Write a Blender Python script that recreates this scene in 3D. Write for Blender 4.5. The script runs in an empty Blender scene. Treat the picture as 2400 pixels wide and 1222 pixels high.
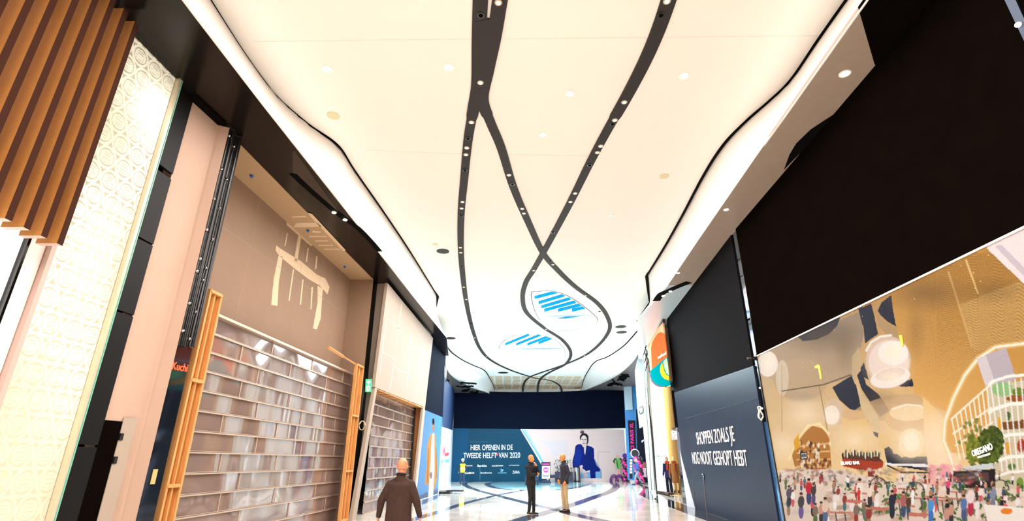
import bpy, bmesh, math, random
import numpy as np
from mathutils import Vector, Matrix
from mathutils.bvhtree import BVHTree

# ------------------------------------------------------------------ camera
F = 1207.0; PITCH = math.atan(473 / 1207); EYE = 1.57
C = bpy.context.scene.collection
cam = bpy.data.cameras.new('camera'); cam.sensor_width = 36; cam.lens = 36 * F / 2400
cam.clip_end = 400
co = bpy.data.objects.new('camera', cam); C.objects.link(co)
co.location = (0, 0, EYE); co.rotation_euler = (math.pi / 2 + PITCH, 0, 0)
bpy.context.scene.camera = co

# ------------------------------------------------------------------ world, exposure, lights
S = bpy.context.scene
S.view_settings.view_transform = 'Standard'; S.view_settings.look = 'None'
S.view_settings.gamma = 1; S.view_settings.use_curve_mapping = False
S.view_settings.exposure = 0.28
world = bpy.data.worlds.new('sky'); S.world = world; world.use_nodes = True
wb = world.node_tree.nodes['Background']
wb.inputs[0].default_value = (0.72, 0.93, 1.0, 1); wb.inputs[1].default_value = 5.0

def lamp(name, kind, loc, power, col, size=1, size_y=None, rot=(0, 0, 0), parent=None, angle=None):
    l = bpy.data.lights.new(name, kind); l.energy = power; l.color = col
    if kind == 'AREA':
        l.shape = 'RECTANGLE'; l.size = size; l.size_y = size_y or size
    elif kind == 'SUN':
        l.angle = size
    else:
        l.shadow_soft_size = size
    if angle: l.spot_size = angle; l.spot_blend = 1.0
    o = bpy.data.objects.new(name, l); o.location = loc; o.rotation_euler = rot; C.objects.link(o)
    if parent: o.parent = parent
    return o
# sun through the skylights, then area lamps added as fill under the ceiling
lamp('sun', 'SUN', (0, 30, 20), 30.0, (0.80, 0.93, 1.0), math.radians(25), rot=(math.radians(-8), math.radians(6), 0))
lamp('daylight_fill', 'AREA', (2.0, 35.5, 8.1), 4200, (0.72, 0.92, 1.0), 10, 14)
lamp('hall_fill', 'AREA', (0.2, 14.0, 8.25), 1900, (1.0, 0.935, 0.89), 7.0, 20)
lamp('hall_fill', 'AREA', (0.0, -4.0, 7.6), 2000, (1.0, 0.91, 0.85), 8, 12)

# ------------------------------------------------------------------ measuring helpers (pixels of the photo -> metres)
cP, sP = math.cos(PITCH), math.sin(PITCH)
def ray(px, py):
    a = (px - 1200) / F; b = -(py - 611) / F
    return Vector((a, cP - b * sP, sP + b * cP))
O = Vector((0, 0, EYE))
def atz(px, py, z): d = ray(px, py); return O + d * ((z - EYE) / d.z)
def aty(px, py, y): d = ray(px, py); return O + d * (y / d.y)
def proj(v):
    x, y, z = v[..., 0], v[..., 1], v[..., 2] - EYE
    dep = y * cP + z * sP; up = -y * sP + z * cP
    return 1200 + F * x / dep, 611 - F * up / dep
class Plane:
    """vertical wall plane through p running along d (plan); n points to the viewer's side"""
    def __init__(s, p, d, tilt=None):
        s.p = Vector((p[0], p[1], 0)); s.u = Vector((d[0], d[1], 0)).normalized()
        s.v = Vector((0, 0, 1)); s.n = s.v.cross(s.u)
        if s.n.dot(O - s.p) < 0: s.n = -s.n
    def pt(s, px, py, off=0.0):
        q = s.p + s.n * off; d = ray(px, py)
        return O + d * ((q - O).dot(s.n) / d.dot(s.n))
    def at(s, along, z, off=0.0): return s.p + s.u * along + s.n * off + Vector((0, 0, z))
    def uv(s, P): return (P - s.p).dot(s.u), (P - s.p).dot(s.v)

# ------------------------------------------------------------------ materials
def lin(c):
    return tuple(((v / 255) / 12.92 if v / 255 <= .04045 else ((v / 255 + .055) / 1.055) ** 2.4) for v in c)
MATS = {}
def mat(name, rgb, rough=.6, metal=0, noise=0, nscale=8, bump=0, bscale=40, emit=0, spec=.5, coat=0, alpha=1, trans=0, stretch=None):
    if name in MATS: return MATS[name]
    m = bpy.data.materials.new(name); m.use_nodes = True
    nt = m.node_tree; b = nt.nodes['Principled BSDF']; MATS[name] = m
    c = lin(rgb) + (1,)
    b.inputs['Base Color'].default_value = c
    b.inputs['Roughness'].default_value = rough; b.inputs['Metallic'].default_value = metal
    b.inputs['Specular IOR Level'].default_value = spec
    b.inputs['Coat Weight'].default_value = coat; b.inputs['Coat Roughness'].default_value = .05
    b.inputs['Alpha'].default_value = alpha
    b.inputs['Transmission Weight'].default_value = trans
    tc = nt.nodes.new('ShaderNodeTexCoord'); mp = nt.nodes.new('ShaderNodeMapping')
    nt.links.new(tc.outputs['Object'], mp.inputs[0])
    if stretch: mp.inputs['Scale'].default_value = stretch
    if noise:
        n = nt.nodes.new('ShaderNodeTexNoise'); n.inputs['Scale'].default_value = nscale; n.inputs['Detail'].default_value = 6
        r = nt.nodes.new('ShaderNodeMix'); r.data_type = 'RGBA'; r.blend_type = 'MULTIPLY'
        r.inputs[0].default_value = 1
        cr = nt.nodes.new('ShaderNodeValToRGB')
        cr.color_ramp.elements[0].position = .3; cr.color_ramp.elements[0].color = (1 - noise,) * 3 + (1,)
        cr.color_ramp.elements[1].position = .7; cr.color_ramp.elements[1].color = (1, 1, 1, 1)
        nt.links.new(mp.outputs[0], n.inputs[0]); nt.links.new(n.outputs[0], cr.inputs[0])
        r.inputs[6].default_value = c
        nt.links.new(cr.outputs[0], r.inputs[7]); nt.links.new(r.outputs[2], b.inputs['Base Color'])
    if bump:
        n2 = nt.nodes.new('ShaderNodeTexNoise'); n2.inputs['Scale'].default_value = bscale
        bp = nt.nodes.new('ShaderNodeBump'); bp.inputs['Strength'].default_value = bump; bp.inputs['Distance'].default_value = .02
        nt.links.new(mp.outputs[0], n2.inputs[0]); nt.links.new(n2.outputs[0], bp.inputs['Height'])
        nt.links.new(bp.outputs[0], b.inputs['Normal'])
    if emit:
        b.inputs['Emission Color'].default_value = c; b.inputs['Emission Strength'].default_value = emit
    return m
def bluegl():
    m = bpy.data.materials.new('blue_translucent_glazing'); m.use_nodes = True; nt = m.node_tree; nt.nodes.clear()
    t = nt.nodes.new('ShaderNodeBsdfTranslucent'); t.inputs[0].default_value = (.02, .22, .34, 1)
    g = nt.nodes.new('ShaderNodeBsdfDiffuse'); g.inputs[0].default_value = (.02, .2, .35, 1)
    mx = nt.nodes.new('ShaderNodeMixShader'); mx.inputs[0].default_value = .3; o = nt.nodes.new('ShaderNodeOutputMaterial')
    nt.links.new(t.outputs[0], mx.inputs[1]); nt.links.new(g.outputs[0], mx.inputs[2]); nt.links.new(mx.outputs[0], o.inputs[0]); return m
BLUEGL = bluegl()
def print_mat(name, rough=.5, spec=.08):
    m = bpy.data.materials.new(name); m.use_nodes = True; nt = m.node_tree; b = nt.nodes['Principled BSDF']
    a = nt.nodes.new('ShaderNodeAttribute'); a.attribute_name = 'print'
    nt.links.new(a.outputs['Color'], b.inputs['Base Color'])
    b.inputs['Roughness'].default_value = rough; b.inputs['Specular IOR Level'].default_value = spec
    return m
WHITE = mat('white_paint', (236, 230, 224), .7, bump=.02, bscale=90)
CEIL = mat('ceiling_plaster', (240, 236, 230), .8, bump=.02, bscale=60)
FASC = mat('fascia_plaster', (238, 233, 230), .6)
BLACK = mat('matt_black_board', (14, 9, 7), .85, noise=.25, nscale=3, spec=0)
NAVY = mat('matt_navy_board', (14, 19, 36), .8, noise=.2, nscale=3, spec=.02)
NAVYL = mat('navy_side_board', (22, 42, 78), .6, noise=.2, nscale=3, spec=.2)
GAP = mat('shadow_gap', (8, 7, 7), .9, spec=.05)
CHAN = mat('channel_black', (50, 46, 46), .6, noise=.15, nscale=20, spec=.2)
SOFD = mat('dark_gloss_soffit', (20, 15, 12), .2, noise=.1, nscale=3, spec=.2)
SOFM = mat('bronze_soffit', (170, 152, 138), .45, metal=.15, noise=.06, nscale=6)
SOFX = mat('pale_gloss_soffit', (206, 222, 232), .3, metal=.2)  # pale blue-white stands in for the reflected skylight
PLAST = mat('plasterboard', (146, 118, 96), .8, noise=.05, nscale=2)
PLASTW = mat('white_plasterboard', (168, 152, 138), .7, noise=.03, nscale=2)
FILL = mat('joint_filler', (214, 188, 156), .8)
PINE = mat('raw_pine', (226, 160, 92), .6, noise=.3, nscale=6, stretch=(8, 8, .6))
OSB = mat('chipboard', (176, 112, 58), .8, noise=.35, nscale=30)
STEEL = mat('brushed_steel', (190, 190, 195), .25, metal=1)
CHROME = mat('chrome', (220, 220, 225), .08, metal=1)
RAILM = mat('shutter_aluminium', (196, 172, 154), .4, metal=.35)
POLY = mat('clear_shutter_panel', (136, 114, 106), .05, spec=.9, coat=.3, noise=.22, nscale=.8, bump=.05, bscale=1.2)
MIRR = mat('dark_mirror_glass', (48, 56, 70), .06, metal=.8)
DGLASS = mat('black_glass', (12, 12, 12), .06, spec=.7)
FINO = mat('bronze_fin_face', (166, 110, 42), .7, noise=.12, nscale=14)
FINB = mat('brown_fin_side', (60, 34, 24), .8, spec=.05)
GLOSSBLK = mat('gloss_black_metal', (22, 20, 20), .25, spec=.6)
LITW = mat('lit_white', (255, 250, 240), .5, emit=3.0)
LITWARM = mat('lamp_glow', (255, 240, 205), .5, emit=14)
BLUEW = mat('blue_wall', (96, 160, 220), .5)
TEXTW = mat('white_lettering', (246, 244, 244), .5)
MAGENTA = mat('magenta_lettering', (240, 30, 150), .5, emit=.5)
RED = mat('red_lettering', (176, 24, 60), .5)
MARB = mat('dark_inlay_stone', (58, 54, 60), .05, noise=.35, nscale=3, spec=.7)

# ------------------------------------------------------------------ mesh helpers
def tag(o, label=None, cat=None, group=None, kind=None):
    for k, v in (('label', label), ('category', cat), ('group', group), ('kind', kind)):
        if v: o[k] = v
    return o
def link(name, me, m=None, parent=None):
    o = bpy.data.objects.new(name, me); C.objects.link(o)
    if m:
        for mm in (m if isinstance(m, (list, tuple)) else [m]): me.materials.append(mm)
    if parent: o.parent = parent; o.matrix_parent_inverse = parent.matrix_basis.inverted()
    return o
def obj(name, bm, m, parent=None, smooth=False):
    bmesh.ops.recalc_face_normals(bm, faces=bm.faces)
    me = bpy.data.meshes.new(name); bm.to_mesh(me); bm.free()
    if smooth:
        for p in me.polygons: p.use_smooth = True
    return link(name, me, m, parent)
def empty(name, loc, label=None, cat=None, group=None, rz=0):
    o = bpy.data.objects.new(name, None); C.objects.link(o); o.location = loc; o.rotation_euler.z = rz
    o.empty_display_size = .2
    return tag(o, label, cat, group)
def prism(bm, pts, ext, mi=0):
    """polygon pts (3D) extruded by vector ext"""
    ext = Vector(ext); n = len(pts)
    a = [bm.verts.new(p) for p in pts]; b = [bm.verts.new(Vector(p) + ext) for p in pts]
    fs = [bm.faces.new(a), bm.faces.new(b[::-1])]
    for i in range(n): fs.append(bm.faces.new((a[i], b[i], b[(i + 1) % n], a[(i + 1) % n])))
    for f in fs: f.material_index = mi
    return fs
def box(bm, c, s, rz=0, mi=0, rot=None):
    m = Matrix.Translation(c) @ (rot.to_4x4() if rot else Matrix.Rotation(rz, 4, 'Z')) @ Matrix.Diagonal((s[0], s[1], s[2], 1))
    r = bmesh.ops.create_cube(bm, size=1, matrix=m)
    for v in r['verts']:
        for f in v.link_faces: f.material_index = mi
def cyl(bm, a, b, r, r2=None, seg=16, mi=0):
    a = Vector(a); b = Vector(b); d = b - a
    q = d.to_track_quat('Z', 'Y').to_matrix().to_4x4()
    g = bmesh.ops.create_cone(bm, cap_ends=True, segments=seg, radius1=r, radius2=r if r2 is None else r2, depth=d.length, matrix=Matrix.Translation((a + b) / 2) @ q)
    for v in g['verts']:
        for f in v.link_faces: f.material_index = mi
def ball(bm, c, r, seg=16, rot=None):
    r = (r, r, r) if isinstance(r, (int, float)) else r
    m = Matrix.Translation(c) @ (rot.to_4x4() if rot else Matrix.Identity(4)) @ Matrix.Diagonal((r[0], r[1], r[2], 1))
    bmesh.ops.create_uvsphere(bm, u_segments=seg, v_segments=max(6, seg * 2 // 3), radius=1, matrix=m)
def tube(bm, pts, r, seg=8):
    pts = [Vector(p) for p in pts]; rings = []
    for i, p in enumerate(pts):
        t = (pts[min(i + 1, len(pts) - 1)] - pts[max(i - 1, 0)]).normalized()
        q = t.to_track_quat('Z', 'Y')
        rr = r[i] if isinstance(r, (list, tuple)) else r
        rings.append([bm.verts.new(p + q @ Vector((rr * math.cos(2 * math.pi * k / seg), rr * math.sin(2 * math.pi * k / seg), 0))) for k in range(seg)])
    for a, b in zip(rings, rings[1:]):
        for k in range(seg): bm.faces.new((a[k], a[(k + 1) % seg], b[(k + 1) % seg], b[k]))
    bm.faces.new(rings[0][::-1]); bm.faces.new(rings[-1])
def slab(name, P, pts, th, m, parent=None, off=0.0):
    """board on plane P: pts are photo measurements (px,py) or ('w', Vector)"""
    bm = bmesh.new()
    q = [p if isinstance(p, Vector) else P.pt(p[0], p[1], off) for p in pts]
    prism(bm, q, -P.n * th)
    return obj(name, bm, m, parent)
def spline(pts, n=8, closed=False):
    pts = [Vector(p) for p in pts]; out = []
    N = len(pts); rng = range(N if closed else N - 1)
    for i in rng:
        if closed: p0, p1, p2, p3 = pts[i - 1], pts[i], pts[(i + 1) % N], pts[(i + 2) % N]
        else: p0, p1, p2, p3 = pts[max(i - 1, 0)], pts[i], pts[i + 1], pts[min(i + 2, N - 1)]
        for k in range(n):
            t = k / n
            out.append(.5 * ((2 * p1) + (p2 - p0) * t + (2 * p0 - 5 * p1 + 4 * p2 - p3) * t * t + (3 * p1 - p0 - 3 * p2 + p3) * t ** 3))
    if not closed: out.append(pts[-1].copy())
    return out
def resample(pts, n):
    pts = [Vector(p) for p in pts]; L = [0]
    for a, b in zip(pts, pts[1:]): L.append(L[-1] + (b - a).length)
    out = []; j = 0
    for i in range(n):
        s = L[-1] * i / (n - 1)
        while j < len(L) - 2 and L[j + 1] < s: j += 1
        t = (s - L[j]) / max(1e-9, L[j + 1] - L[j]); out.append(pts[j].lerp(pts[j + 1], min(1, t)))
    return out
def ribbon(bm, pts, w, th, up=True):
    """flat strip of width w along pts (horizontal), thickness th downward/upward"""
    L = []; R = []
    for i, p in enumerate(pts):
        t = (pts[min(i + 1, len(pts) - 1)] - pts[max(i - 1, 0)]); t.z = 0; t.normalize()
        s = Vector((-t.y, t.x, 0)); ww = w[i] if isinstance(w, (list, tuple)) else w
        L.append(p + s * ww / 2); R.append(p - s * ww / 2)
    d = Vector((0, 0, th))
    vl = [bm.verts.new(p) for p in L]; vr = [bm.verts.new(p) for p in R]
    wl = [bm.verts.new(p + d) for p in L]; wr = [bm.verts.new(p + d) for p in R]
    for i in range(len(pts) - 1):
        for q in ((vl[i], vl[i + 1], vr[i + 1], vr[i]), (wl[i], wr[i], wr[i + 1], wl[i + 1]), (vl[i], wl[i], wl[i + 1], vl[i + 1]), (vr[i], vr[i + 1], wr[i + 1], wr[i])):
            bm.faces.new(q)
    bm.faces.new((vl[0], vr[0], wr[0], wl[0])); bm.faces.new((vl[-1], wl[-1], wr[-1], vr[-1]))
def text_mesh(name, s, m, parent, p0, p1, ptop, n, bold=0.0, th=.01):
    """lettering: baseline from p0 to p1 (3D), height to ptop, standing out along n"""
    cu = bpy.data.curves.new(name, 'FONT'); cu.body = s; cu.size = 1; cu.offset = bold; cu.extrude = .5
    cu.resolution_u = 3
    t = bpy.data.objects.new(name, cu); C.objects.link(t)
    dg = bpy.context.evaluated_depsgraph_get(); dg.update()
    me = bpy.data.meshes.new_from_object(t.evaluated_get(dg)); bpy.data.objects.remove(t)
    v = np.empty(len(me.vertices) * 3); me.vertices.foreach_get('co', v); v = v.reshape(-1, 3)
    x0, x1 = v[:, 0].min(), v[:, 0].max(); y1 = .72
    X = (p1 - p0); Y = (ptop - p0); Y = Y - X.normalized() * 0
    w = np.array(p0)[None] + ((v[:, :1] - x0) / (x1 - x0)) * np.array(X)[None] + (v[:, 1:2] / y1) * np.array(Y)[None] + (v[:, 2:3] + .5) * th * np.array(n)[None]
    me.vertices.foreach_set('co', w.ravel()); me.update()
    return link(name, me, m, parent)
def text_on(name, s, m, parent, P, a, b, top, off=.004, bold=0.0, th=.008):
    """a, b: baseline ends in the photo; top: photo point above a at cap height"""
    p0 = P.pt(*a, off); p1 = P.pt(*b, off); pt = P.pt(*top, off)
    up = Vector((0, 0, max(.01, (pt - p0).z)))
    return text_mesh(name, s, m, parent, p0, p1, p0 + up, P.n, bold, th)

# painted prints: colour per vertex of a fine grid
class Print:
    def __init__(s, P, a0, a1, z0, z1, step, off=0.0, curve=None):
        s.nu = int((a1 - a0) / step) + 1; s.nv = int((z1 - z0) / step) + 1
        A, Z = np.meshgrid(np.linspace(a0, a1, s.nu), np.linspace(z0, z1, s.nv))
        s.v = np.array(P.p + P.n * off)[None, None] + A[..., None] * np.array(P.u) + Z[..., None] * np.array((0, 0, 1))
        s.x, s.y = proj(s.v); s.A = A; s.Z = Z
        s.c = np.ones(s.v.shape[:2] + (3,)) * .8; s.P = P
        s.T = lambda q: q
    def frame(s, ox, oy, k): s.T = lambda q: (ox + q[0] / k, oy + q[1] / k); s.k = k
    def put(s, msk, rgb, a=1.0):
        col = np.array(lin(rgb)); al = (msk * a)[..., None]; s.c = s.c * (1 - al) + col * al
    def poly(s, pts, rgb, a=1.0, rgb2=None, g=None):
        pts = [s.T(p) for p in pts]; ins = np.zeros(s.x.shape, bool); j = len(pts) - 1
        for i in range(len(pts)):
            xi, yi = pts[i]; xj, yj = pts[j]
            if yi != yj:
                cnd = ((yi > s.y) != (yj > s.y)) & (s.x < (xj - xi) * (s.y - yi) / (yj - yi) + xi); ins ^= cnd
            j = i
        s.put(ins.astype(float), rgb, a)
        if rgb2:
            (ax, ay), (bx, by) = s.T(g[0]), s.T(g[1])
            t = np.clip(((s.x - ax) * (bx - ax) + (s.y - ay) * (by - ay)) / ((bx - ax) ** 2 + (by - ay) ** 2), 0, 1)
            s.put(ins * t, rgb2, a)
        return ins
    def ell(s, c, rx, ry, rgb, a=1.0, rot=0, soft=0.05):
        cx, cy = s.T(c); rx /= s.k; ry /= s.k; r = math.radians(rot)
        q = max(rx, ry) * 1.02; I = np.nonzero((np.abs(s.x - cx) < q) & (np.abs(s.y - cy) < q))
        dx = s.x[I] - cx; dy = s.y[I] - cy; X = dx * math.cos(r) + dy * math.sin(r); Y = -dx * math.sin(r) + dy * math.cos(r)
        d = np.sqrt((X / rx) ** 2 + (Y / ry) ** 2)
        al = (np.clip((1 - d) / soft, 0, 1) * a)[:, None]
        s.c[I] = s.c[I] * (1 - al) + np.array(lin(rgb)) * al
    def line(s, pts, w, rgb, a=1.0, soft=2.2):
        pts = [s.T(p) for p in pts]; w = w / s.k; D = np.full(s.x.shape, 1e9)
        for (x0, y0), (x1, y1) in zip(pts, pts[1:]):
            L = (x1 - x0) ** 2 + (y1 - y0) ** 2 + 1e-9
            t = np.clip(((s.x - x0) * (x1 - x0) + (s.y - y0) * (y1 - y0)) / L, 0, 1)
            D = np.minimum(D, np.hypot(s.x - x0 - t * (x1 - x0), s.y - y0 - t * (y1 - y0)))
        m = np.clip(1 - (D - w / 2) / (soft / s.k), 0, 1) if soft else (D < w / 2).astype(float)
        s.put(m, rgb, a); return m
    def build(s, name, m, parent=None):
        nu, nv = s.nu, s.nv
        me = bpy.data.meshes.new(name); me.vertices.add(nu * nv); me.vertices.foreach_set('co', s.v.ravel())
        i = np.arange((nu - 1) * (nv - 1)); r, c = i // (nu - 1), i % (nu - 1); a = r * nu + c
        q = np.stack([a, a + 1, a + nu + 1, a + nu], 1).astype(np.int32)
        me.loops.add(q.size); me.polygons.add(len(q))
        me.loops.foreach_set('vertex_index', q.ravel())
        me.polygons.foreach_set('loop_start', (np.arange(len(q)) * 4).astype(np.int32))
        me.update(calc_edges=True)
        at = me.color_attributes.new('print', 'FLOAT_COLOR', 'POINT')
        rgba = np.concatenate([s.c, np.ones(s.c.shape[:2] + (1,))], -1)
        at.data.foreach_set('color', rgba.astype(np.float32).ravel())
        return link(name, me, m, parent)

# ------------------------------------------------------------------ levels and wall planes
ZC, ZS = 8.4, 7.35
PL = Plane((-4.70, 16.5), (.075, 1))          # left shop fronts
PNB = Plane((-5.47, 16.5), (.075, 1))         # back of the shutter recess
PR = Plane((5.68, 6.4), (.044, 1))            # long hoarding on the right
PR2 = Plane((6.34, 17.18), (.083, 1))         # shorter slate hoarding
PF = Plane((0, 48.8), (1, .15))                 # far hoarding

# ------------------------------------------------------------------ floor
def floor_mat():
    m = bpy.data.materials.new('polished_cream_marble'); m.use_nodes = True; nt = m.node_tree; b = nt.nodes['Principled BSDF']
    tc = nt.nodes.new('ShaderNodeTexCoord')
    br = nt.nodes.new('ShaderNodeTexBrick'); br.offset = .5
    br.inputs['Scale'].default_value = 1; br.inputs['Brick Width'].default_value = 1.2; br.inputs['Row Height'].default_value = .9
    br.inputs['Mortar Size'].default_value = .004
    br.inputs['Color1'].default_value = lin((240, 232, 220)) + (1,); br.inputs['Color2'].default_value = lin((228, 216, 202)) + (1,)
    br.inputs['Mortar'].default_value = lin((196, 184, 170)) + (1,)
    n = nt.nodes.new('ShaderNodeTexNoise'); n.inputs['Scale'].default_value = .9; n.inputs['Detail'].default_value = 8
    cr = nt.nodes.new('ShaderNodeValToRGB'); cr.color_ramp.elements[0].color = (.8, .78, .74, 1); cr.color_ramp.elements[1].color = (1, 1, 1, 1)
    cr.color_ramp.elements[0].position = .35; cr.color_ramp.elements[1].position = .6
    mx = nt.nodes.new('ShaderNodeMix'); mx.data_type = 'RGBA'; mx.blend_type = 'MULTIPLY'; mx.inputs[0].default_value = 1
    nt.links.new(tc.outputs['Object'], br.inputs[0]); nt.links.new(tc.outputs['Object'], n.inputs[0])
    nt.links.new(n.outputs[0], cr.inputs[0]); nt.links.new(br.outputs[0], mx.inputs[6]); nt.links.new(cr.outputs[0], mx.inputs[7])
    nt.links.new(mx.outputs[2], b.inputs['Base Color']); b.inputs['Roughness'].default_value = .07
    b.inputs['Specular IOR Level'].default_value = .6
    return m
bm = bmesh.new(); box(bm, (0, 20, -.1), (40, 80, .2))
tag(obj('floor', bm, floor_mat()), kind='structure')
INL = mat('grey_inlay_stone', (84, 78, 88), .06, noise=.25, nscale=2, spec=.6)
def k4(q): return (980 + q[0] / 4.615, 1080 + q[1] / 4.615)
def floor_line(pts, w, n):
    P = spline([atz(*k4(p), 0.001) for p in pts], 8)
    bm = bmesh.new(); ribbon(bm, P, w, .003); tag(obj('trim_%d' % n, bm, INL), kind='structure')
floor_line([(-420, 760), (-150, 670), (60, 605), (345, 515), (500, 465), (850, 378), (1150, 320)], .34, 1)
floor_line([(700, 226), (600, 229), (520, 240), (500, 258), (560, 295), (700, 340), (850, 378), (1190, 465), (1500, 535), (1700, 590), (2000, 655), (2300, 730)], .42, 2)
floor_line([(800, 730), (1070, 655), (1250, 600), (1500, 530), (1700, 470), (1900, 400), (2060, 345), (2140, 290), (2130, 255), (2060, 225), (1950, 205)], .5, 3)
ringp = [(880, 225), (770, 245), (750, 262), (850, 300), (1100, 320), (1500, 320), (1750, 285), (1850, 250), (1860, 225), (1800, 205)]
floor_line(ringp, .45, 4)
bm = bmesh.new(); prism(bm, [p for p in spline([atz(*k4(q), .0006) for q in ringp], 4)], (0, 0, .0008))
tag(obj('trim_5', bm, mat('blue_grey_marble', (150, 190, 200), .07, noise=.45, nscale=.7, spec=.6)), kind='structure')
bm = bmesh.new()
prism(bm, [atz(*p, .001) for p in ((1540, 1162), (1600, 1182), (1629, 1193.5), (1700, 1218), (1850, 1262), (1760, 1262), (1655, 1221), (1600, 1201), (1552, 1183), (1530, 1176))], (0, 0, .002))
prism(bm, [atz(*p, .001) for p in ((1455, 1126), (1490, 1133), (1530, 1146), (1528, 1160), (1540, 1172), (1522, 1172), (1497, 1160), (1508, 1148), (1500, 1138))], (0, 0, .002))
tag(obj('trim_6', bm, MARB), kind='structure')
bm = bmesh.new()
prism(bm, [atz(*p, .001) for p in ((990, 1173), (1030, 1158), (1030, 1166), (989, 1184))], (0, 0, .002))
tag(obj('trim_7', bm, mat('blue_grey_floor_patch', (90, 110, 140), .08)), kind='structure')  # flat blue-grey patch along the foot of the blue poster board

# ------------------------------------------------------------------ ceiling with its two skylight openings
UL = [(490, 0), (560, 110), (608, 178), (650, 230), (720, 290), (790, 340), (830, 400), (900, 500), (960, 590), (1022, 690)]
UR = [(1985, 0), (1920, 92), (1854, 188), (1800, 240), (1751, 282), (1696, 339), (1650, 410), (1600, 504), (1560, 575), (1517, 645)]
LL = [(425, 0), (617, 250), (838, 530), (971, 700), (1047, 793)]
LR = [(2030, 0), (1980, 71), (1769.5, 371), (1639, 560), (1559, 680), (1518, 722)]
FUL = [(1047, 812), (1061, 828), (1086, 845), (1111, 857), (1135, 868), (1147, 885), (1156, 903), (1158, 917)]
FLL = [(1043, 857), (1053, 875), (1065, 887), (1078, 895), (1093, 903), (1107, 910), (1137, 919)]
FUR = [(1494, 776), (1465, 808), (1438, 828), (1420, 838), (1394, 849), (1376, 874), (1366, 897), (1364, 913)]
FLR = [(1499, 824), (1483, 849), (1452, 877), (1420, 895), (1383, 911)]
upl = spline([atz(*p, ZC) for p in UL], 8); upr = spline([atz(*p, ZC) for p in UR], 8)
upl = [Vector((upl[0].x - .1, -15, ZC)), Vector((upl[0].x, 2, ZC))] + upl
upr = [Vector((upr[0].x + .1, -15, ZC)), Vector((upr[0].x, 2, ZC))] + upr
ful = spline([atz(*p, ZC) for p in FUL], 6); fur = spline([atz(*p, ZC) for p in FUR], 6)
midl = [atz(1017, 740, ZC)]; midr = [atz(1524, 707, ZC), atz(1494, 752, ZC)]
sky1 = spline([atz(*p, ZC) for p in ((1247, 690), (1258, 735), (1285, 772), (1320, 778), (1380, 769), (1399, 752), (1385, 733), (1340, 700), (1300, 684), (1262, 684))], 6, True)
sky2 = spline([atz(*p, ZC) for p in ((1171, 818), (1185, 797), (1215, 785), (1260, 784), (1298, 796), (1321, 818), (1322, 838), (1305, 852), (1270, 854), (1200, 836))], 6, True)
def flat(name, outer, holes, z, m, th=.12):
    cu = bpy.data.curves.new(name, 'CURVE'); cu.dimensions = '2D'; cu.fill_mode = 'BOTH'; cu.extrude = th / 2
    for pts in [outer] + holes:
        sp = cu.splines.new('POLY'); sp.points.add(len(pts) - 1); sp.use_cyclic_u = True
        for i, p in enumerate(pts): sp.points[i].co = (p.x, p.y, 0, 1)
    o = bpy.data.objects.new(name, cu); C.objects.link(o)
    dg = bpy.context.evaluated_depsgraph_get(); dg.update()
    me = bpy.data.meshes.new_from_object(o.evaluated_get(dg)); bpy.data.objects.remove(o)
    me.transform(Matrix.Translation((0, 0, z + th / 2)))
    return link(name, me, m)
w8 = 60
cl = [Vector((-14, -15, 0)), Vector((16, -15, 0)), Vector((16, w8, 0)), Vector((-14, w8, 0))]
tag(flat('ceiling', cl, [sky1, sky2], ZC, CEIL), kind='structure')
# fine board joints across the ceiling
bm = bmesh.new()
for a, b in (((592, 98), (1110, 92)), ((1185, 92), (1545, 88)), ((1560, 88), (1925, 84)), ((860, 352), (1090, 362)), ((1180, 362), (1385, 366))):
    A, B = atz(*a, ZC - .004), atz(*b, ZC - .004); ribbon(bm, [A, B], .012, .004)
tag(obj('trim_8', bm, mat('joint_line', (232, 226, 218), .8)), kind='structure')

def fascia(name, up, lo, zl, m=FASC, n=70, bulge=.0):
    a = resample(up, n); b = resample(lo, n); bm = bmesh.new(); rows = []
    K = 6
    for p, q in zip(a, b):
        q = Vector((q.x, q.y, zl)); p = Vector((p.x, p.y, ZC))
        t = (p - q); rows.append([bm.verts.new(q.lerp(p, k / K)) for k in range(K + 1)])
    for r, s in zip(rows, rows[1:]):
        for k in range(K): bm.faces.new((r[k], s[k], s[k + 1], r[k + 1]))
    o = obj(name, bm, m, smooth=True)
    md = o.modifiers.new('thick', 'SOLIDIFY'); md.thickness = .03
    return tag(o, kind='structure')
lol = [atz(*p, ZS) for p in LL]; lor = [atz(*p, ZS) for p in LR]
lol_ext = [Vector((lol[0].x - .15, -15, ZS))] + lol; lor_ext = [Vector((lor[0].x + .05, -15, ZS))] + lor
# gap between ceiling and fascia; its shade is drawn later as a black strip
def by_y(upper, lower, name, zl):
    # pair points by equal share of length, both starting at y=2
    fascia(name, upper, lower, zl)
fascia('trim_9', [p for p in upl if p.y > 1] + midl, [Vector((lol[0].x - .05, 2, ZS))] + lol, ZS)
fascia('trim_10', [p for p in upr if p.y > 1] + midr[:1], [Vector((lor[0].x + .02, 2, ZS))] + lor, ZS)
fascia('trim_11', [Vector((upl[0].x, -15, 0)), Vector((upl[0].x, 2, 0))], [lol_ext[0], Vector((lol[0].x - .05, 2, ZS))], ZS, n=3)
fascia('trim_12', [Vector((upr[0].x, -15, 0)), Vector((upr[0].x, 2, 0))], [lor_ext[0], Vector((lor[0].x + .02, 2, ZS))], ZS, n=3)
ZFL, ZFR = 7.45, 7.95
fll = spline([atz(*p, ZFL) for p in FLL], 6); flr = spline([atz(*p, ZFR) for p in FLR], 6)
fascia('trim_13', ful, fll + [fll[-1] + Vector((1.2, 4, 0))], ZFL)
fascia('trim_14', fur, flr + [flr[-1] + Vector((-1.0, 4, 0))], ZFR)
bm = bmesh.new()
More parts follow.
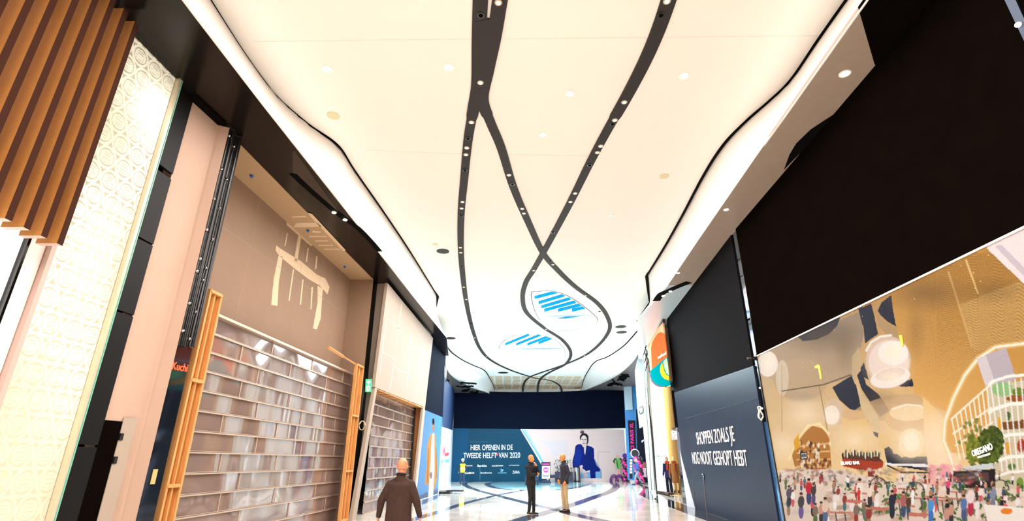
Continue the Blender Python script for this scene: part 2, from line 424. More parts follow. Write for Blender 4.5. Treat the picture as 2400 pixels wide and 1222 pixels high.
for L, s in ((upl[1:] + midl, 1), (upr[1:] + midr, -1), (ful, 1), (fur, -1)):
    ribbon(bm, [p + Vector((s * .02, 0, -.05)) for p in L], [.05 if p.y < 9 else .045 for p in L], .048)
tag(obj('trim_15', bm, GAP), kind='structure')  # black ribbon put in for the shade along the ceiling edge
# black plates drawn in for the shaded wedge gaps where the ceiling wave ends
bm = bmesh.new()
prism(bm, [atz(*p, ZC - .06) for p in ((1021, 686), (1029, 697), (1023, 722), (1018, 742), (1021, 758), (1016, 752), (1014, 735), (1019, 710))], (0, 0, .03))
prism(bm, [atz(*p, ZC - .06) for p in ((1518, 640), (1512, 650), (1516, 680), (1520, 705), (1524, 715), (1526, 700), (1524, 670))], (0, 0, .03))
tag(obj('trim_16', bm, GAP), kind='structure')

# soffits beside the hall
bm = bmesh.new()
prism(bm, [Vector((p.x, p.y, ZS)) for p in lol_ext] + [Vector((-3.7, 30, ZS)), Vector((-9, 30, ZS)), Vector((-9, -15, ZS))], (0, 0, .06))
tag(obj('ceiling', bm, SOFD), kind='structure')
bm = bmesh.new()
a1, a2 = atz(2013, 24, ZS), atz(2050, 152, ZS)
near_ = [p for p in lor[1:] if p.y < 17]; i0 = atz(1566, 669, ZS)
prism(bm, [a1] + near_ + [i0, Vector((9.5, i0.y, ZS)), Vector((9.5, a2.y + .3, ZS)), a2], (0, 0, .06))
tag(obj('ceiling', bm, SOFM), kind='structure')
bm = bmesh.new()
prism(bm, [i0, atz(1518, 722, ZS), atz(1494, 752, ZS), atz(1495, 775, ZS), Vector((7.6, 31, ZS)), Vector((9.5, 31, ZS)), Vector((9.5, i0.y, ZS))], (0, 0, .06))
tag(obj('ceiling', bm, SOFX), kind='structure')
bm = bmesh.new()
prism(bm, [Vector((lor_ext[0].x, -15, ZS)), Vector((lor[0].x, lor[0].y, ZS)), a1, a2, Vector((9.5, a2.y + .3, ZS)), Vector((9.5, -15, ZS))], (0, 0, .06))
tag(obj('ceiling', bm, BLACK), kind='structure')
SOFG = mat('grey_soffit_mesh', (96, 90, 90), .5, noise=.3, nscale=4)
bm = bmesh.new()
prism(bm, fll + [Vector((-2, 52, ZFL)), Vector((-12, 52, ZFL)), Vector((-12, 32, ZFL)), Vector((-4.6, 32, ZFL))], (0, 0, .05))
tag(obj('ceiling', bm, SOFG), kind='structure')
bm = bmesh.new()
prism(bm, flr + [Vector((6.5, 52, ZFR)), Vector((16, 52, ZFR)), Vector((16, 31, ZFR)), Vector((9.0, 31, ZFR))], (0, 0, .05))
tag(obj('ceiling', bm, SOFG), kind='structure')
# slits with small lamps in the dark soffit
def slit(pts, w, n, bulbs, z=ZS):
    bm = bmesh.new(); ribbon(bm, spline([atz(*p, z - .012) for p in pts], 5), w, .01)
    o = tag(obj('trim_%d' % n, bm, GAP), kind='structure')
    for i, b in enumerate(bulbs):
        bm = bmesh.new(); c = atz(*b, z - .016); cyl(bm, c, c + Vector((0, 0, -.02)), .05); tag(obj('trim_%d' % (n * 10 + i), bm, LITWARM), kind='structure')
slit([(686, 408), (720, 440), (760, 475), (800, 508), (838, 535), (868, 565), (890, 590)], .16, 20, [(783, 498), (809, 515)])
slit([(380, 255), (405, 268), (432, 278), (450, 290)], .2, 21, [])
slit([(352, 400), (372, 405), (392, 418)], .2, 22, [])
bm = bmesh.new()
for q in (((1976, 255), (1920, 318), (1885, 350), (1850, 385), (1838, 398), (1850, 365), (1866, 338), (1900, 305), (1935, 282)),):
    prism(bm, [atz(*p, ZS - .015) for p in q], (0, 0, .012))
tag(obj('trim_23', bm, GAP), kind='structure')
slit([(1615, 662), (1590, 672), (1565, 683), (1550, 690), (1538, 706)], .28, 24, [(1571, 683), (1554, 694)])
bm = bmesh.new()
prism(bm, [atz(*p, ZS - .01) for p in ((686, 356), (690, 352), (760, 452), (800, 505), (745, 460), (686, 405))], (0, 0, .008))
tag(obj('trim_25', bm, mat('dark_brown_gloss', (40, 28, 22), .3)), kind='structure')
# hanging black membranes behind the far fascias
random.seed(4)
for (pts, z, n) in ((((1052, 893), (1070, 905), (1082, 900), (1100, 912), (1120, 916)), ZFL, 30), (((1436, 890), (1452, 885), (1463, 893), (1470, 884), (1448, 898)), ZFR, 31)):
    bm = bmesh.new()
    for p in pts:
        c = atz(*p, z - .02); q = [c]
        for k in range(5): q.append(q[-1] + Vector((random.uniform(-.5, .5), random.uniform(-.9, .9), random.uniform(-.04, 0))))
        tube(bm, spline(q, 4), .07, 6)
    tag(obj('trim_%d' % n, bm, GAP), kind='structure')

# ------------------------------------------------------------------ skylights
for nm, hole, lab in (('skylight', sky1, 'egg-shaped skylight with slanting white roof beams, larger and nearer one'), ('skylight', sky2, 'egg-shaped skylight with slanting white roof beams, farther one nearer the blue far wall')):
    c = sum(hole, Vector()) / len(hole)
    e = empty(nm, (c.x, c.y, ZC), lab, 'skylight', 'egg-shaped skylights in the ceiling')
    bm = bmesh.new(); N = len(hole); H = .45
    a = [bm.verts.new((p.x, p.y, ZC)) for p in hole]; b = [bm.verts.new((p.x, p.y, ZC + H)) for p in hole]
    for i in range(N): bm.faces.new((a[i], a[(i + 1) % N], b[(i + 1) % N], b[i]))
    o = obj('shaft', bm, WHITE, e, True); md = o.modifiers.new('t', 'SOLIDIFY'); md.thickness = .05; md.offset = 1
    bm = bmesh.new(); rim = [p * 1.0 for p in hole] + [hole[0]]
    ribbon(bm, [Vector((p.x, p.y, ZC - .012)) for p in rim], .05, .01); obj('rim', bm, mat('rim_white', (205, 205, 210), .5), e)
    Q = lambda p: atz(1000 + p[0] / 3.055, 550 + p[1] / 3.055, ZC + H + .1)
    near = nm and hole is sky1
    L = [((770, 455), (945, 410)), ((800, 492), (990, 435)), ((820, 522), (1030, 460)), ((840, 546), (1070, 483)), ((940, 546), (1110, 503)), ((1040, 546), (1150, 520))] if near else [((560, 790), (735, 718)), ((640, 790), (820, 718)), ((720, 790), (890, 725)), ((800, 780), (900, 742))]
    for (x0, y0), (x1, y1) in L:
        bm = bmesh.new(); w_ = 10 if near else 8
        prism(bm, [Q(p) for p in ((x0, y0 - w_), (x1, y1 - w_), (x1, y1 + w_), (x0, y0 + w_))], (0, 0, .04)); obj('blue_glazing', bm, BLUEGL, e)
    T = [(((825, 590), (1185, 581)), 3), (((805, 430), (815, 500)), 2)] if near else [(((540, 825), (965, 818)), 3), (((800, 894), (950, 892)), 2.5)]
    for ((x0, y0), (x1, y1)), w_ in T:
        bm = bmesh.new(); prism(bm, [Q(p) for p in ((x0, y0 - w_), (x1, y1 - w_), (x1 + 1, y1 + w_), (x0 + 1, y0 + w_))], (0, 0, .06)); obj('rafter', bm, mat('rafter_grey', (110, 130, 150), .6), e)
    if near:
        bm = bmesh.new(); prism(bm, [Q(p) for p in ((940, 603), (1000, 592), (1090, 590), (1000, 603))], (0, 0, .04)); obj('blue_glazing', bm, BLUEGL, e)
# diffuse roof above the skylights keeps the sky to the open strips

# ------------------------------------------------------------------ dark lighting channels
A_ = [(1128, -60), (1126, 0), (1122, 100), (1119, 200), (1110, 255), (1097, 330), (1088, 420), (1081, 500), (1080, 580), (1085, 650), (1094, 715), (1108, 775), (1125, 818), (1150, 845), (1195, 868), (1250, 886), (1290, 893), (1312, 905), (1317, 919)]
B_ = [(1182, -60), (1172, 0), (1158, 90), (1143, 165), (1131, 235), (1150, 290), (1175, 350), (1203, 440), (1237, 520), (1273, 595), (1310, 638), (1350, 675), (1400, 712), (1424, 745), (1428, 775), (1405, 808), (1370, 835), (1320, 857), (1270, 874), (1240, 886), (1228, 900), (1225, 919)]
C_ = [(1585, -60), (1568, 0), (1540, 80), (1507, 155), (1465, 235), (1422, 310), (1382, 385), (1340, 470), (1303, 540), (1273, 595), (1250, 635), (1232, 665), (1225, 700), (1235, 735), (1275, 770), (1320, 800), (1338, 830), (1325, 855), (1290, 873), (1270, 886), (1262, 900), (1260, 919)]
SP = {0: [(1127, 35), (1126, 193), (1105, 286), (1097, 324), (1094, 346), (1092, 362), (1090, 399), (1084, 473), (1082, 488), (1081, 505), (1079, 580), (1080, 592), (1082, 625), (1087, 673), (1093, 702), (1104, 758), (1113, 792), (1140, 836), (1190, 866), (1240, 884)],
      1: [(1168, 5), (1193, 410), (1201, 432), (1224, 489), (1228, 500), (1290, 612), (1296, 620), (1372, 693), (1405, 731), (1421, 795), (1370, 834), (1330, 853), (1290, 868)],
      2: [(1563, 2), (1549, 35), (1463, 239), (1441, 281), (1436, 290), (1408, 342), (1400, 357), (1382, 387), (1348, 453), (1337, 473), (1296, 545), (1251, 634), (1280, 772), (1318, 800)]}
CL = ['black spotlight channel joining another one near the camera and swinging to the shutters', 'black spotlight channel that crosses both others and rounds the nearer skylight', 'black spotlight channel starting above the black hoarding and crossing between the two skylights']
for ci, P_ in enumerate((A_, B_, C_)):
    zz = ZC - .035 - ci * .004
    pts = spline([atz(*p, zz) for p in P_], 8); pts = [Vector((pts[0].x, -14, zz))] + pts
    W = []
    for p in pts: W.append(.245 if p.y < 9 else .205)
    bm = bmesh.new(); ribbon(bm, pts, W, .034)
    o = obj('lighting_channel', bm, CHAN); tag(o, CL[ci], 'light channel', 'curving black channels in the ceiling')
    if ci == 1:
        bm = bmesh.new(); prism(bm, [atz(*p, zz - .001) for p in ((1112, 52), (1147, 45), (1172, 20), (1186, 0), (1160, 145), (1143, 205), (1134, 250), (1118, 250), (1112, 205), (1110, 120))], (0, 0, .03)); obj('merged_plate', bm, CHAN, o)
    for k, s in enumerate(SP[ci]):
        c = atz(*s, zz); bm = bmesh.new()
        dark = (k * 7 + ci) % 3 == 0
        cyl(bm, c + Vector((0, 0, .0)), c + Vector((0, 0, -.014)), .062, seg=20)
        so = obj('spotlight', bm, GLOSSBLK if dark else mat('lamp_ring', (176, 160, 140), .4), o)
        bm = bmesh.new(); cyl(bm, c + Vector((0, 0, -.016)), c + Vector((0, 0, -.019)), .038, seg=18)
        obj('lens', bm, GAP if dark else mat('small_glow', (255, 236, 196), .5, emit=1.2), so)
# ceiling fittings
def fit(p, r, kind, lab, power=0, z=ZC, col=(1, .88, .72)):
    c = atz(*p, z)
    if kind == 'down':
        e = empty('recessed_downlight', c, lab, 'downlight', 'round recessed downlights')
        bm = bmesh.new()
        cyl(bm, c, c + Vector((0, 0, -.014)), r, seg=28); obj('ring', bm, mat('ring_white', (250, 246, 238), .4), e)
        bm = bmesh.new(); cyl(bm, c + Vector((0, 0, -.012)), c + Vector((0, 0, -.017)), r * .68, seg=24); obj('lens', bm, LITWARM, e)
    else:
        bm = bmesh.new(); cyl(bm, c, c + Vector((0, 0, -.012)), r, seg=28)
        o = obj('ceiling_speaker' if kind == 'cream' else 'air_vent', bm, mat('cream_grille', (220, 208, 170), .6) if kind == 'cream' else mat('vent_black', (24, 14, 10), .6))
        tag(o, lab, 'speaker' if kind == 'cream' else 'vent')
fit((767, 161), .10, 'down', 'lit round downlight in the ceiling, nearest the wavy edge over the lit shop window')
fit((1052, 157), .10, 'down', 'lit round downlight just beside the widest black channel, near end of the ceiling')
fit((1603, 177), .10, 'down', 'lit round downlight between the outer black channel and the black hoarding side')
fit((1336, 219), .09, 'down', 'lit downlight in the field between two black channels, nearer of the pair')
fit((1272, 315), .08, 'down', 'lit downlight in the field between two black channels, farther of the pair')
fit((1432, 505), .06, 'down', 'tiny lit downlight right of where the black channels cross')
fit((1980, 172), .09, 'down', 'lit downlight in the bronze soffit, nearest the black hoarding top', z=ZS)
fit((1702, 491), .07, 'down', 'lit downlight in the bronze soffit above the mirror pillar', z=ZS)
fit((1589, 640), .07, 'down', 'small downlight in the far end of the bronze soffit', z=ZS)
fit((781, 271), .13, 'cream', 'flat cream round ceiling speaker beside the wavy edge, near the lit shop window')
fit((1557, 413), .12, 'cream', 'flat cream round ceiling speaker between the outer channel and bronze soffit')
fit((1020, 573), .09, 'cream', 'small pale round ceiling disc next to the large black vent')
fit((1038, 589), .22, 'vent', 'large round black vent in the ceiling beside the longest channel')
fit((1455, 766), .30, 'vent', 'round black vent by the far skylights, nearer of the pair')
fit((1457, 779), .30, 'vent', 'round black vent by the far skylights, farther of the pair')
fit((1056, 793), .30, 'vent', 'round black vent at the far end of the dark soffit over the shutters')
fit((1179, 874), .42, 'vent', 'round black vent in the ceiling above the teal poster wall')

# ------------------------------------------------------------------ enclosing walls (behind the fronts)
bm = bmesh.new(); box(bm, (0, -15, 4.2), (40, .3, 8.6)); tag(obj('wall_back', bm, WHITE), kind='structure')
bm = bmesh.new(); box(bm, (-9, 18, 4.2), (.3, 68, 8.6)); tag(obj('wall_left', bm, BLACK), kind='structure')
bm = bmesh.new(); box(bm, (15, 18, 4.2), (.3, 68, 8.6)); tag(obj('wall_right', bm, WHITE), kind='structure')
bm = bmesh.new(); box(bm, (0, 56, 4.2), (40, .3, 8.6)); tag(obj('wall_far', bm, WHITE), kind='structure')
# seen through the gap above the far hoarding: taped boards
bm = bmesh.new()
random.seed(8)
for i in range(14):
    for j in range(5):
        box(bm, (-1.9 + i * .76 + random.uniform(-.05, .05), 45.2 + j * 1.7, ZC - .012), (.62, 1.45, .02), rz=random.uniform(-.06, .06))
tag(obj('trim_17', bm, mat('tan_board', (222, 200, 172), .7, noise=.1, nscale=3)), kind='structure')

# ================================================================== LEFT SIDE
# slatted bronze screen near the camera
scr = empty('slatted_screen', (-5.3, 4.2, 3.9), 'screen of tall bronze vertical fins hanging beside the lit shop window', 'screen')
for k in range(13):
    y = 5.37 - .215 * k
    bm = bmesh.new(); x0, x1 = -5.41, -5.165
    zt, zb = 7.2, 3.885
    box(bm, ((x0 + x1) / 2, y + .04, (zt + zb) / 2), (x1 - x0, .08, zt - zb))
    bm.faces.ensure_lookup_table()
    for f in bm.faces:
        f.material_index = 0 if abs(f.normal.y) > .9 else (2 if f.normal.z < -.9 else 1)
    o = obj('fin', bm, [FINO, FINB, mat('fin_end', (196, 168, 160), .5)], scr)
for k in range(5):
    x1 = -5.53 - .33 * k; bm = bmesh.new()
    box(bm, (x1 - .12, 5.46, 5.5), (.24, .08, 3.24))
    for f in bm.faces: f.material_index = 0 if abs(f.normal.y) > .9 else (2 if f.normal.z < -.9 else 1)
    obj('fin', bm, [mat('yellow_fin_face', (226, 168, 40), .45), FINB, MATS['fin_end']], scr)
for z in (4.6, 6.6):
    bm = bmesh.new(); box(bm, (-5.47, 4.2, z), (.05, 2.9, .06)); obj('rail', bm, FINB, scr)

# lit frosted shop window with a ring-and-fan pattern
def frosted(name, base, s1, e):
    m = bpy.data.materials.new(name); m.use_nodes = True; nt = m.node_tree; b = nt.nodes['Principled BSDF']
    a = nt.nodes.new('ShaderNodeAttribute'); a.attribute_name = 'print'
    b.inputs['Roughness'].default_value = .6; b.inputs['Specular IOR Level'].default_value = .1
    nt.links.new(a.outputs['Color'], b.inputs['Base Color']); nt.links.new(a.outputs['Color'], b.inputs['Emission Color'])
    b.inputs['Emission Strength'].default_value = e
    return m
u0, _ = PL.uv(PL.pt(130, 590)); u1, _ = PL.uv(PL.pt(418, 175)); 
win = empty('shop_window', PL.at(u0, 0), 'tall lit cream frosted shop window with ring and fan pattern under the bronze fins', 'shop window')
W = Print(PL, u0 - .06, u1 - .03, 0.05, 7.38, .012, off=.0)
W.k = 1
A = W.A - (u0 - .06); Z = W.Z
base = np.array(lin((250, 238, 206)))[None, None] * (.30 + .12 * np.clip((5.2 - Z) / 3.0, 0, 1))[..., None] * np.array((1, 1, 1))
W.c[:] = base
pat = np.zeros(A.shape)
for r in range(26):
    for q in range(4):
        cx = q * .30 + (r % 2) * .15; cz = .2 + r * .29
        dx = (A - cx); dz = Z - cz
        d = np.hypot(dx / 1.0, dz / 1.1)
        pat = np.maximum(pat, (np.abs(d - .135) < .018) * 1.0)
        ins = d < .105
        for sgn in (-1, 0, 1):
            pat = np.maximum(pat, ins * (np.abs(np.abs(dz * .9 + sgn * 0) - (.035 + .03 * sgn) * (1 + 0 * dx) * np.sqrt(np.clip(1 - (dx / .11) ** 2, 0, 1)) * 1.2) < .013))
fade = np.clip(.75 + .4 * np.sin(Z * 1.7 + 1) * np.cos(A * 2.1), .15, 1) * np.clip((Z - .5) / 2.5, .3, 1)
W.put(pat * fade, (255, 250, 228), .55)
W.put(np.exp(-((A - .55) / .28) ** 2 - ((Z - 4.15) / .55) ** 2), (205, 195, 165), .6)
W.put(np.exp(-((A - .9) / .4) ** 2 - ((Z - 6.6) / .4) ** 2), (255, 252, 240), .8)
W.put(((np.abs(A - .35) < .012) & (np.sin(Z * 40) > .2) & (Z < 3.4)).astype(float), (220, 195, 120), .7)
W.build('pane', frosted('lit_frosted_glass', None, None, .62), win)
bm = bmesh.new()
c = PL.at(u1, 3.7, .02); rz = math.atan2(PL.u.y, PL.u.x)
box(bm, c, (.05, .10, 7.42), rz=rz); c = PL.at((u0 + u1) / 2, 7.42, .02); box(bm, c, (u1 - u0 + .1, .10, .05), rz=rz)
obj('frame', bm, mat('pale_frame', (214, 204, 178), .3, metal=.3), win)
bm = bmesh.new(); box(bm, PL.at(u1 + .035, 3.7, .03), (.012, .1, 7.4), rz=rz); obj('glass_edge', bm, mat('teal_glass_edge', (120, 190, 170), .2), win)
bm = bmesh.new(); box(bm, PL.at(u0 - .09, 3.7, .02), (.06, .10, 7.4), rz=rz); obj('mullion', bm, mat('rose_frame', (196, 168, 158), .4), win)
win2 = empty('shop_window', PL.at(u0 - .6, 0), 'blank white lit shop window at the picture edge below the fin ends', 'shop window')
bm = bmesh.new(); box(bm, PL.at(u0 - .24, 3.7, -.02), (.22, .04, 7.4), rz=rz); obj('jamb', bm, mat('white_jamb', (240, 232, 228), .4), win2)
bm = bmesh.new(); box(bm, PL.at(u0 - .37, 3.7, 0), (.03, .1, 7.4), rz=rz); obj('seal', bm, DGLASS, win2)
bm = bmesh.new(); box(bm, PL.at(u0 - 2.4, 3.7, -.02), (4.0, .04, 7.4), rz=rz); obj('pane', bm, mat('lit_pane', (255, 253, 250), .3, emit=.9), win2)

# black cladding between the window and the plaster column
blk = empty('black_cladding', PL.at(PL.uv(PL.pt(430, 290))[0], 0), 'glossy black cladding between the lit shop window and the pale plasterboard column', 'cladding')
ua = u1 + .05; ub = PL.uv(PL.pt(450, 240))[0]
for z0, z1 in ((0, 1.75), (1.78, 3.5), (3.53, 4.6), (4.63, 5.75), (5.85, 7.35)):
    bm = bmesh.new(); box(bm, PL.at((ua + ub) / 2 + .005, (z0 + z1) / 2, -.03), (ub - ua + .03, .05, z1 - z0), rz=rz); obj('panel', bm, mat('black_satin', (14, 11, 10), .45, spec=.15), blk)
# plaster column: L-shaped boards
za = 7.3
P1, P2, P3 = atz(450, 238, za), atz(510, 293, za), atz(538, 300, za)
col = empty('plasterboard_column', (P1.x, P1.y, 0), 'tall pinkish folded plasterboard column beside the black bolted posts', 'column')
bm = bmesh.new()
d12 = (P2 - P1); nrm = Vector((-d12.y, d12.x, 0)).normalized() * .05
g = lambda P, z: Vector((P.x, P.y, z))
mid = P2.lerp(P1, .12) + Vector((.0, .02, 0)); mid2 = P2.lerp(P3, .25)
path = spline([P1, P1.lerp(P2, .5), P2.lerp(P1, .15), P2, mid2, P2.lerp(P3, .6), P3], 4)
back = [p + Vector((-.25, .12, 0)) for p in path]
prism(bm, [g(p, 0.0) for p in path] + [g(p, 0.0) for p in back[::-1]], (0, 0, za))
obj('board', bm, mat('pink_plaster', (188, 158, 140), .75, noise=.04, nscale=2), col)
q = aty(235, 985, P1.y)
bm = bmesh.new()
for zz, hh in ((q.z / 2, q.z),):
    prism(bm, [g(p, 0) + Vector((.012, -.006, 0)) for p in (P1, P1.lerp(P2, .45))] + [g(p, 0) + Vector((-.02, .0, 0)) for p in (P1.lerp(P2, .45), P1)], (0, 0, hh))
obj('black_panel', bm, BLACK, col)
bm = bmesh.new()
for zz in (q.z - .2, q.z - .5, q.z - 1.3): box(bm, g(P1.lerp(P2, .47), zz) + Vector((.01, 0, 0)), (.06, .06, .09))
obj('hinge', bm, GLOSSBLK, col)
bm = bmesh.new()
box(bm, g(P1.lerp(P2, .62), 1.1) + Vector((.02, -.01, 0)), (.02, .22, 2.1), rz=-.2)
obj('white_door_panel', bm, PLASTW, col)
# black top box over column
bm = bmesh.new(); prism(bm, [atz(*p, 7.345) for p in ((452, 215), (530, 288), (512, 296), (505, 290), (450, 238))], (0, 0, -.03)); tag(obj('trim_26', bm, GAP), kind='structure')

# black posts with bolt heads
for nm, a, b, lab in (('steel_post', (538, 304), (549, 310), 'bolted black steel post touching the plasterboard column'), ('steel_post', (551, 318), (561, 329), 'bolted black steel post beside the shutter recess')):
    A1, B1 = atz(*a, 7.3), atz(*b, 7.3); c = (A1 + B1) / 2
    e = empty(nm, (c.x, c.y, 3.3), lab, 'steel post', 'pair of bolted black steel posts')
    zb = aty(433, 812, c.y).z
    bm = bmesh.new(); w = (B1 - A1).length
    box(bm, (c.x, c.y + .04, (7.3 + zb) / 2), (w * .8, .1, 7.3 - zb), rz=.5); cyl(bm, (c.x - .02, c.y - .03, zb), (c.x - .02, c.y - .03, 7.3), .03); cyl(bm, (c.x + w * .32, c.y, zb), (c.x + w * .32, c.y, 7.3), .022)
    obj('body', bm, GLOSSBLK, e)
    for z in (7.15, 6.45, 5.85, 5.25, 4.72, 4.5, 3.95, 3.5):
        bm = bmesh.new(); ball(bm, (c.x + .01, c.y - .065, z - (.0 if a[0] < 545 else .08)), (.028, .02, .028), 10); obj('bolt', bm, CHROME, e)
# dark mirror pane under the posts
A1, B1 = atz(536, 303, 7.3), atz(562, 330, 7.3)
mp = empty('mirror_pane', (A1.x, A1.y, 0), 'narrow black mirror glass under the bolted posts with painted reflection of red lettering', 'mirror')
bm = bmesh.new(); prism(bm, [g(A1, 0), g(B1, 0), g(B1, 0) + Vector((-.3, .05, 0)), g(A1, 0) + Vector((-.3, .05, 0))], (0, 0, 3.3)); obj('glass', bm, MIRR, mp)
PM = Plane((A1.x, A1.y), (B1.x - A1.x, B1.y - A1.y))
text_on('lettering_reflection', 'Kuchi', mat('red_sign_reflection', (255, 70, 30), .4, emit=1.4), mp, PM, (402, 866), (437, 872), (402, 846), off=.012)  # glowing letters stand in for a neon sign's reflection in the glass
bm = bmesh.new(); pz = PM.pt(361, 1118, .01); box(bm, pz, (.09, .01, .2), rz=math.atan2(PM.u.y, PM.u.x)); obj('notice', bm, mat('yellowed_notice', (196, 170, 110), .6), mp)

# shutter recess (plasterboard niche)
nu0 = PNB.uv(atz(530, 400, ZS))[0]; nu1 = PNB.uv(atz(822, 655, ZS))[0]
nic = empty('shutter_recess', PNB.at(nu0, 0), 'beige plasterboard recess above the wide shutter with pale joint filler strokes', 'recess')
bm = bmesh.new(); L = [PNB.at(nu0 - .4, 0), PNB.at(nu1, 0), PNB.at(nu1, ZS), PNB.at(nu0 - .4, ZS)]; prism(bm, L, -PNB.n * .06); obj('back_board', bm, PLAST, nic)
F1 = atz(875, 655, ZS); Bk = atz(822, 655, ZS)
bm = bmesh.new(); prism(bm, [g(Bk, 0), g(F1, 0), g(F1, ZS), g(Bk, ZS)], (0, .06, 0)); obj('side_board', bm, PLAST, nic)
bm = bmesh.new(); S0 = atz(540, 320, ZS); prism(bm, [g(S0, ZS - .012) , g(atz(555, 330, ZS), ZS - .012), g(F1, ZS - .012), g(Bk, ZS - .012), g(PNB.at(nu0 - .4, 0), ZS - .012)], (0, 0, .01)); obj('ceiling_board', bm, mat('beige_ceiling_board', (176, 146, 112), .8), nic)
for p in ((590, 412), (722, 540), (808, 625)):
    bm = bmesh.new(); c = atz(*p, ZS - .02); cyl(bm, c, c + Vector((0, 0, -.05)), .045, .02); obj('blue_plug', bm, mat('blue_plastic', (30, 90, 170), .4), nic)
z3 = lambda q: (400 + q[0] / 2.7154, 250 + q[1] / 2.7154)
strokes = [[(735, 722), (760, 728), (905, 870), (915, 880), (893, 888), (870, 870), (740, 755)],
           [(672, 884), (700, 905), (830, 985), (930, 1070), (985, 1095), (1012, 1150), (998, 1196), (950, 1140), (880, 1100), (800, 1040), (690, 950), (668, 915)],
           [(812, 820), (832, 828), (805, 990), (785, 985)], [(685, 950), (714, 955), (688, 1120), (680, 1270), (640, 1262), (655, 1100)],
           [(935, 1140), (968, 1160), (955, 1350), (930, 1420), (905, 1412), (935, 1250)],
           [(740, 808), (746, 806), (732, 885), (724, 888)], [(872, 900), (880, 903), (868, 990), (860, 988)], [(926, 950), (936, 955), (928, 1030), (918, 1038)],
           [(778, 1036), (786, 1038), (768, 1160), (757, 1240), (750, 1235)], [(838, 1100), (846, 1102), (830, 1260), (822, 1262)], [(896, 1150), (906, 1150), (896, 1290), (890, 1290)]]
for s_ in strokes:
    slab('filler_stroke', PNB, [z3(q) for q in s_], .004, FILL, nic, off=.003)
cst = [[(875, 676), (900, 684), (1115, 915), (1100, 922), (880, 690)], [(800, 742), (928, 738), (960, 765), (780, 770)], [(770, 700), (855, 696), (865, 704), (775, 708)], [(900, 790), (958, 796), (956, 803), (905, 803)], [(880, 822), (993, 824), (993, 830), (882, 832)], [(920, 852), (1000, 852), (1002, 858), (924, 860)], [(938, 880), (1032, 880), (1035, 886), (942, 888)], [(975, 905), (1080, 906), (1080, 912), (978, 912)]]
for s_ in cst:
    bm = bmesh.new(); prism(bm, [atz(*z3(q), ZS - .016) for q in s_], (0, 0, .003)); obj('filler_stroke', bm, FILL, nic)
# joint lines on boards
bm = bmesh.new()
for du in (1.2, 2.4, 3.6, 4.8, 6.0): box(bm, PNB.at(nu0 + du, 5.8, .002), (.01, .004, 3.0), rz=math.atan2(PNB.u.y, PNB.u.x))
box(bm, PNB.at((nu0 + nu1) / 2, 6.1, .002), (7, .004, .01), rz=math.atan2(PNB.u.y, PNB.u.x))
obj('board_joints', bm, mat('joint_beige', (168, 146, 126), .8), nic)

def shutter(P, pu0, pu1, ztop, lab, e_name='roller_shutter', hood=True, rows=.345, poly=None, skip=None):
    e = empty(e_name, P.at(pu0, 0), lab, 'roller shutter', 'clear roller shutters')
    rzz = math.atan2(P.u.y, P.u.x); Lw = pu1 - pu0; cu_ = (pu0 + pu1) / 2
    bm = bmesh.new()
    # gently wavy clear panels, one per row
    N = 90; z = 0.0; k = 0
    while z < ztop - .02:
        z2 = min(z + rows, ztop); prev = None
        for i in range(N + 1):
            u = pu0 + Lw * i / N; o_ = .012 * math.sin(u * 2.3 + k * .8) + .008 * math.sin(u * 5.1 + k * 2.3)
            a = bm.verts.new(P.at(u, z + .01, o_)); b = bm.verts.new(P.at(u, z2 - .01, o_ * .4))
            if prev: bm.faces.new((prev[0], a, b, prev[1]))
            prev = (a, b)
        z += rows; k += 1
    obj('clear_panels', bm, poly or POLY, e, True)
    z = 0; k = 0
    while z < ztop + .01:
        bm = bmesh.new(); box(bm, P.at(cu_, z, .025), (Lw, .03, .024), rz=rzz); box(bm, P.at(cu_, z + .026, .02), (Lw, .018, .009), rz=rzz)
        obj('rail', bm, RAILM, e)
        z += rows; k += 1
    z = 0; k = 0; step = 2.1
    while z < ztop - .1:
        u = pu0 + (.5 if k % 2 else 1.5) * step * .55 + (k % 3) * .2
        while u < pu1:
            bm = bmesh.new(); box(bm, P.at(u, z + rows / 2, .016), (.02, .016, min(rows, ztop - z) - .03), rz=rzz); u += step
            obj('joint_strip', bm, RAILM, e)
        z += rows; k += 1
    if hood:
        bm = bmesh.new(); box(bm, P.at(cu_, ztop + .02, .05), (Lw, .12, .05), rz=rzz); obj('header', bm, RAILM, e)
    return e
su0 = PNB.uv(PNB.pt(470, 735))[0]; su1 = PNB.uv(PNB.pt(822, 880))[0]
def off_for(px, py, y):
    lo, hi = 0.0, 2.0
    for _ in range(40):
        m_ = (lo + hi) / 2
        if PNB.pt(px, py, m_).y > y: lo = m_
        else: hi = m_
    return m_
PS1 = Plane(PNB.p + PNB.n * off_for(822, 880, 16.40), (.075, 1))
su0 = PS1.uv(PS1.pt(470, 735))[0]; su1 = PS1.uv(PS1.pt(822, 880))[0]; szt = PS1.pt(822, 880).z
shutter(PS1, su0 - .5, su1, szt, 'wide clear roller shutter under the filler-marked plasterboard recess')
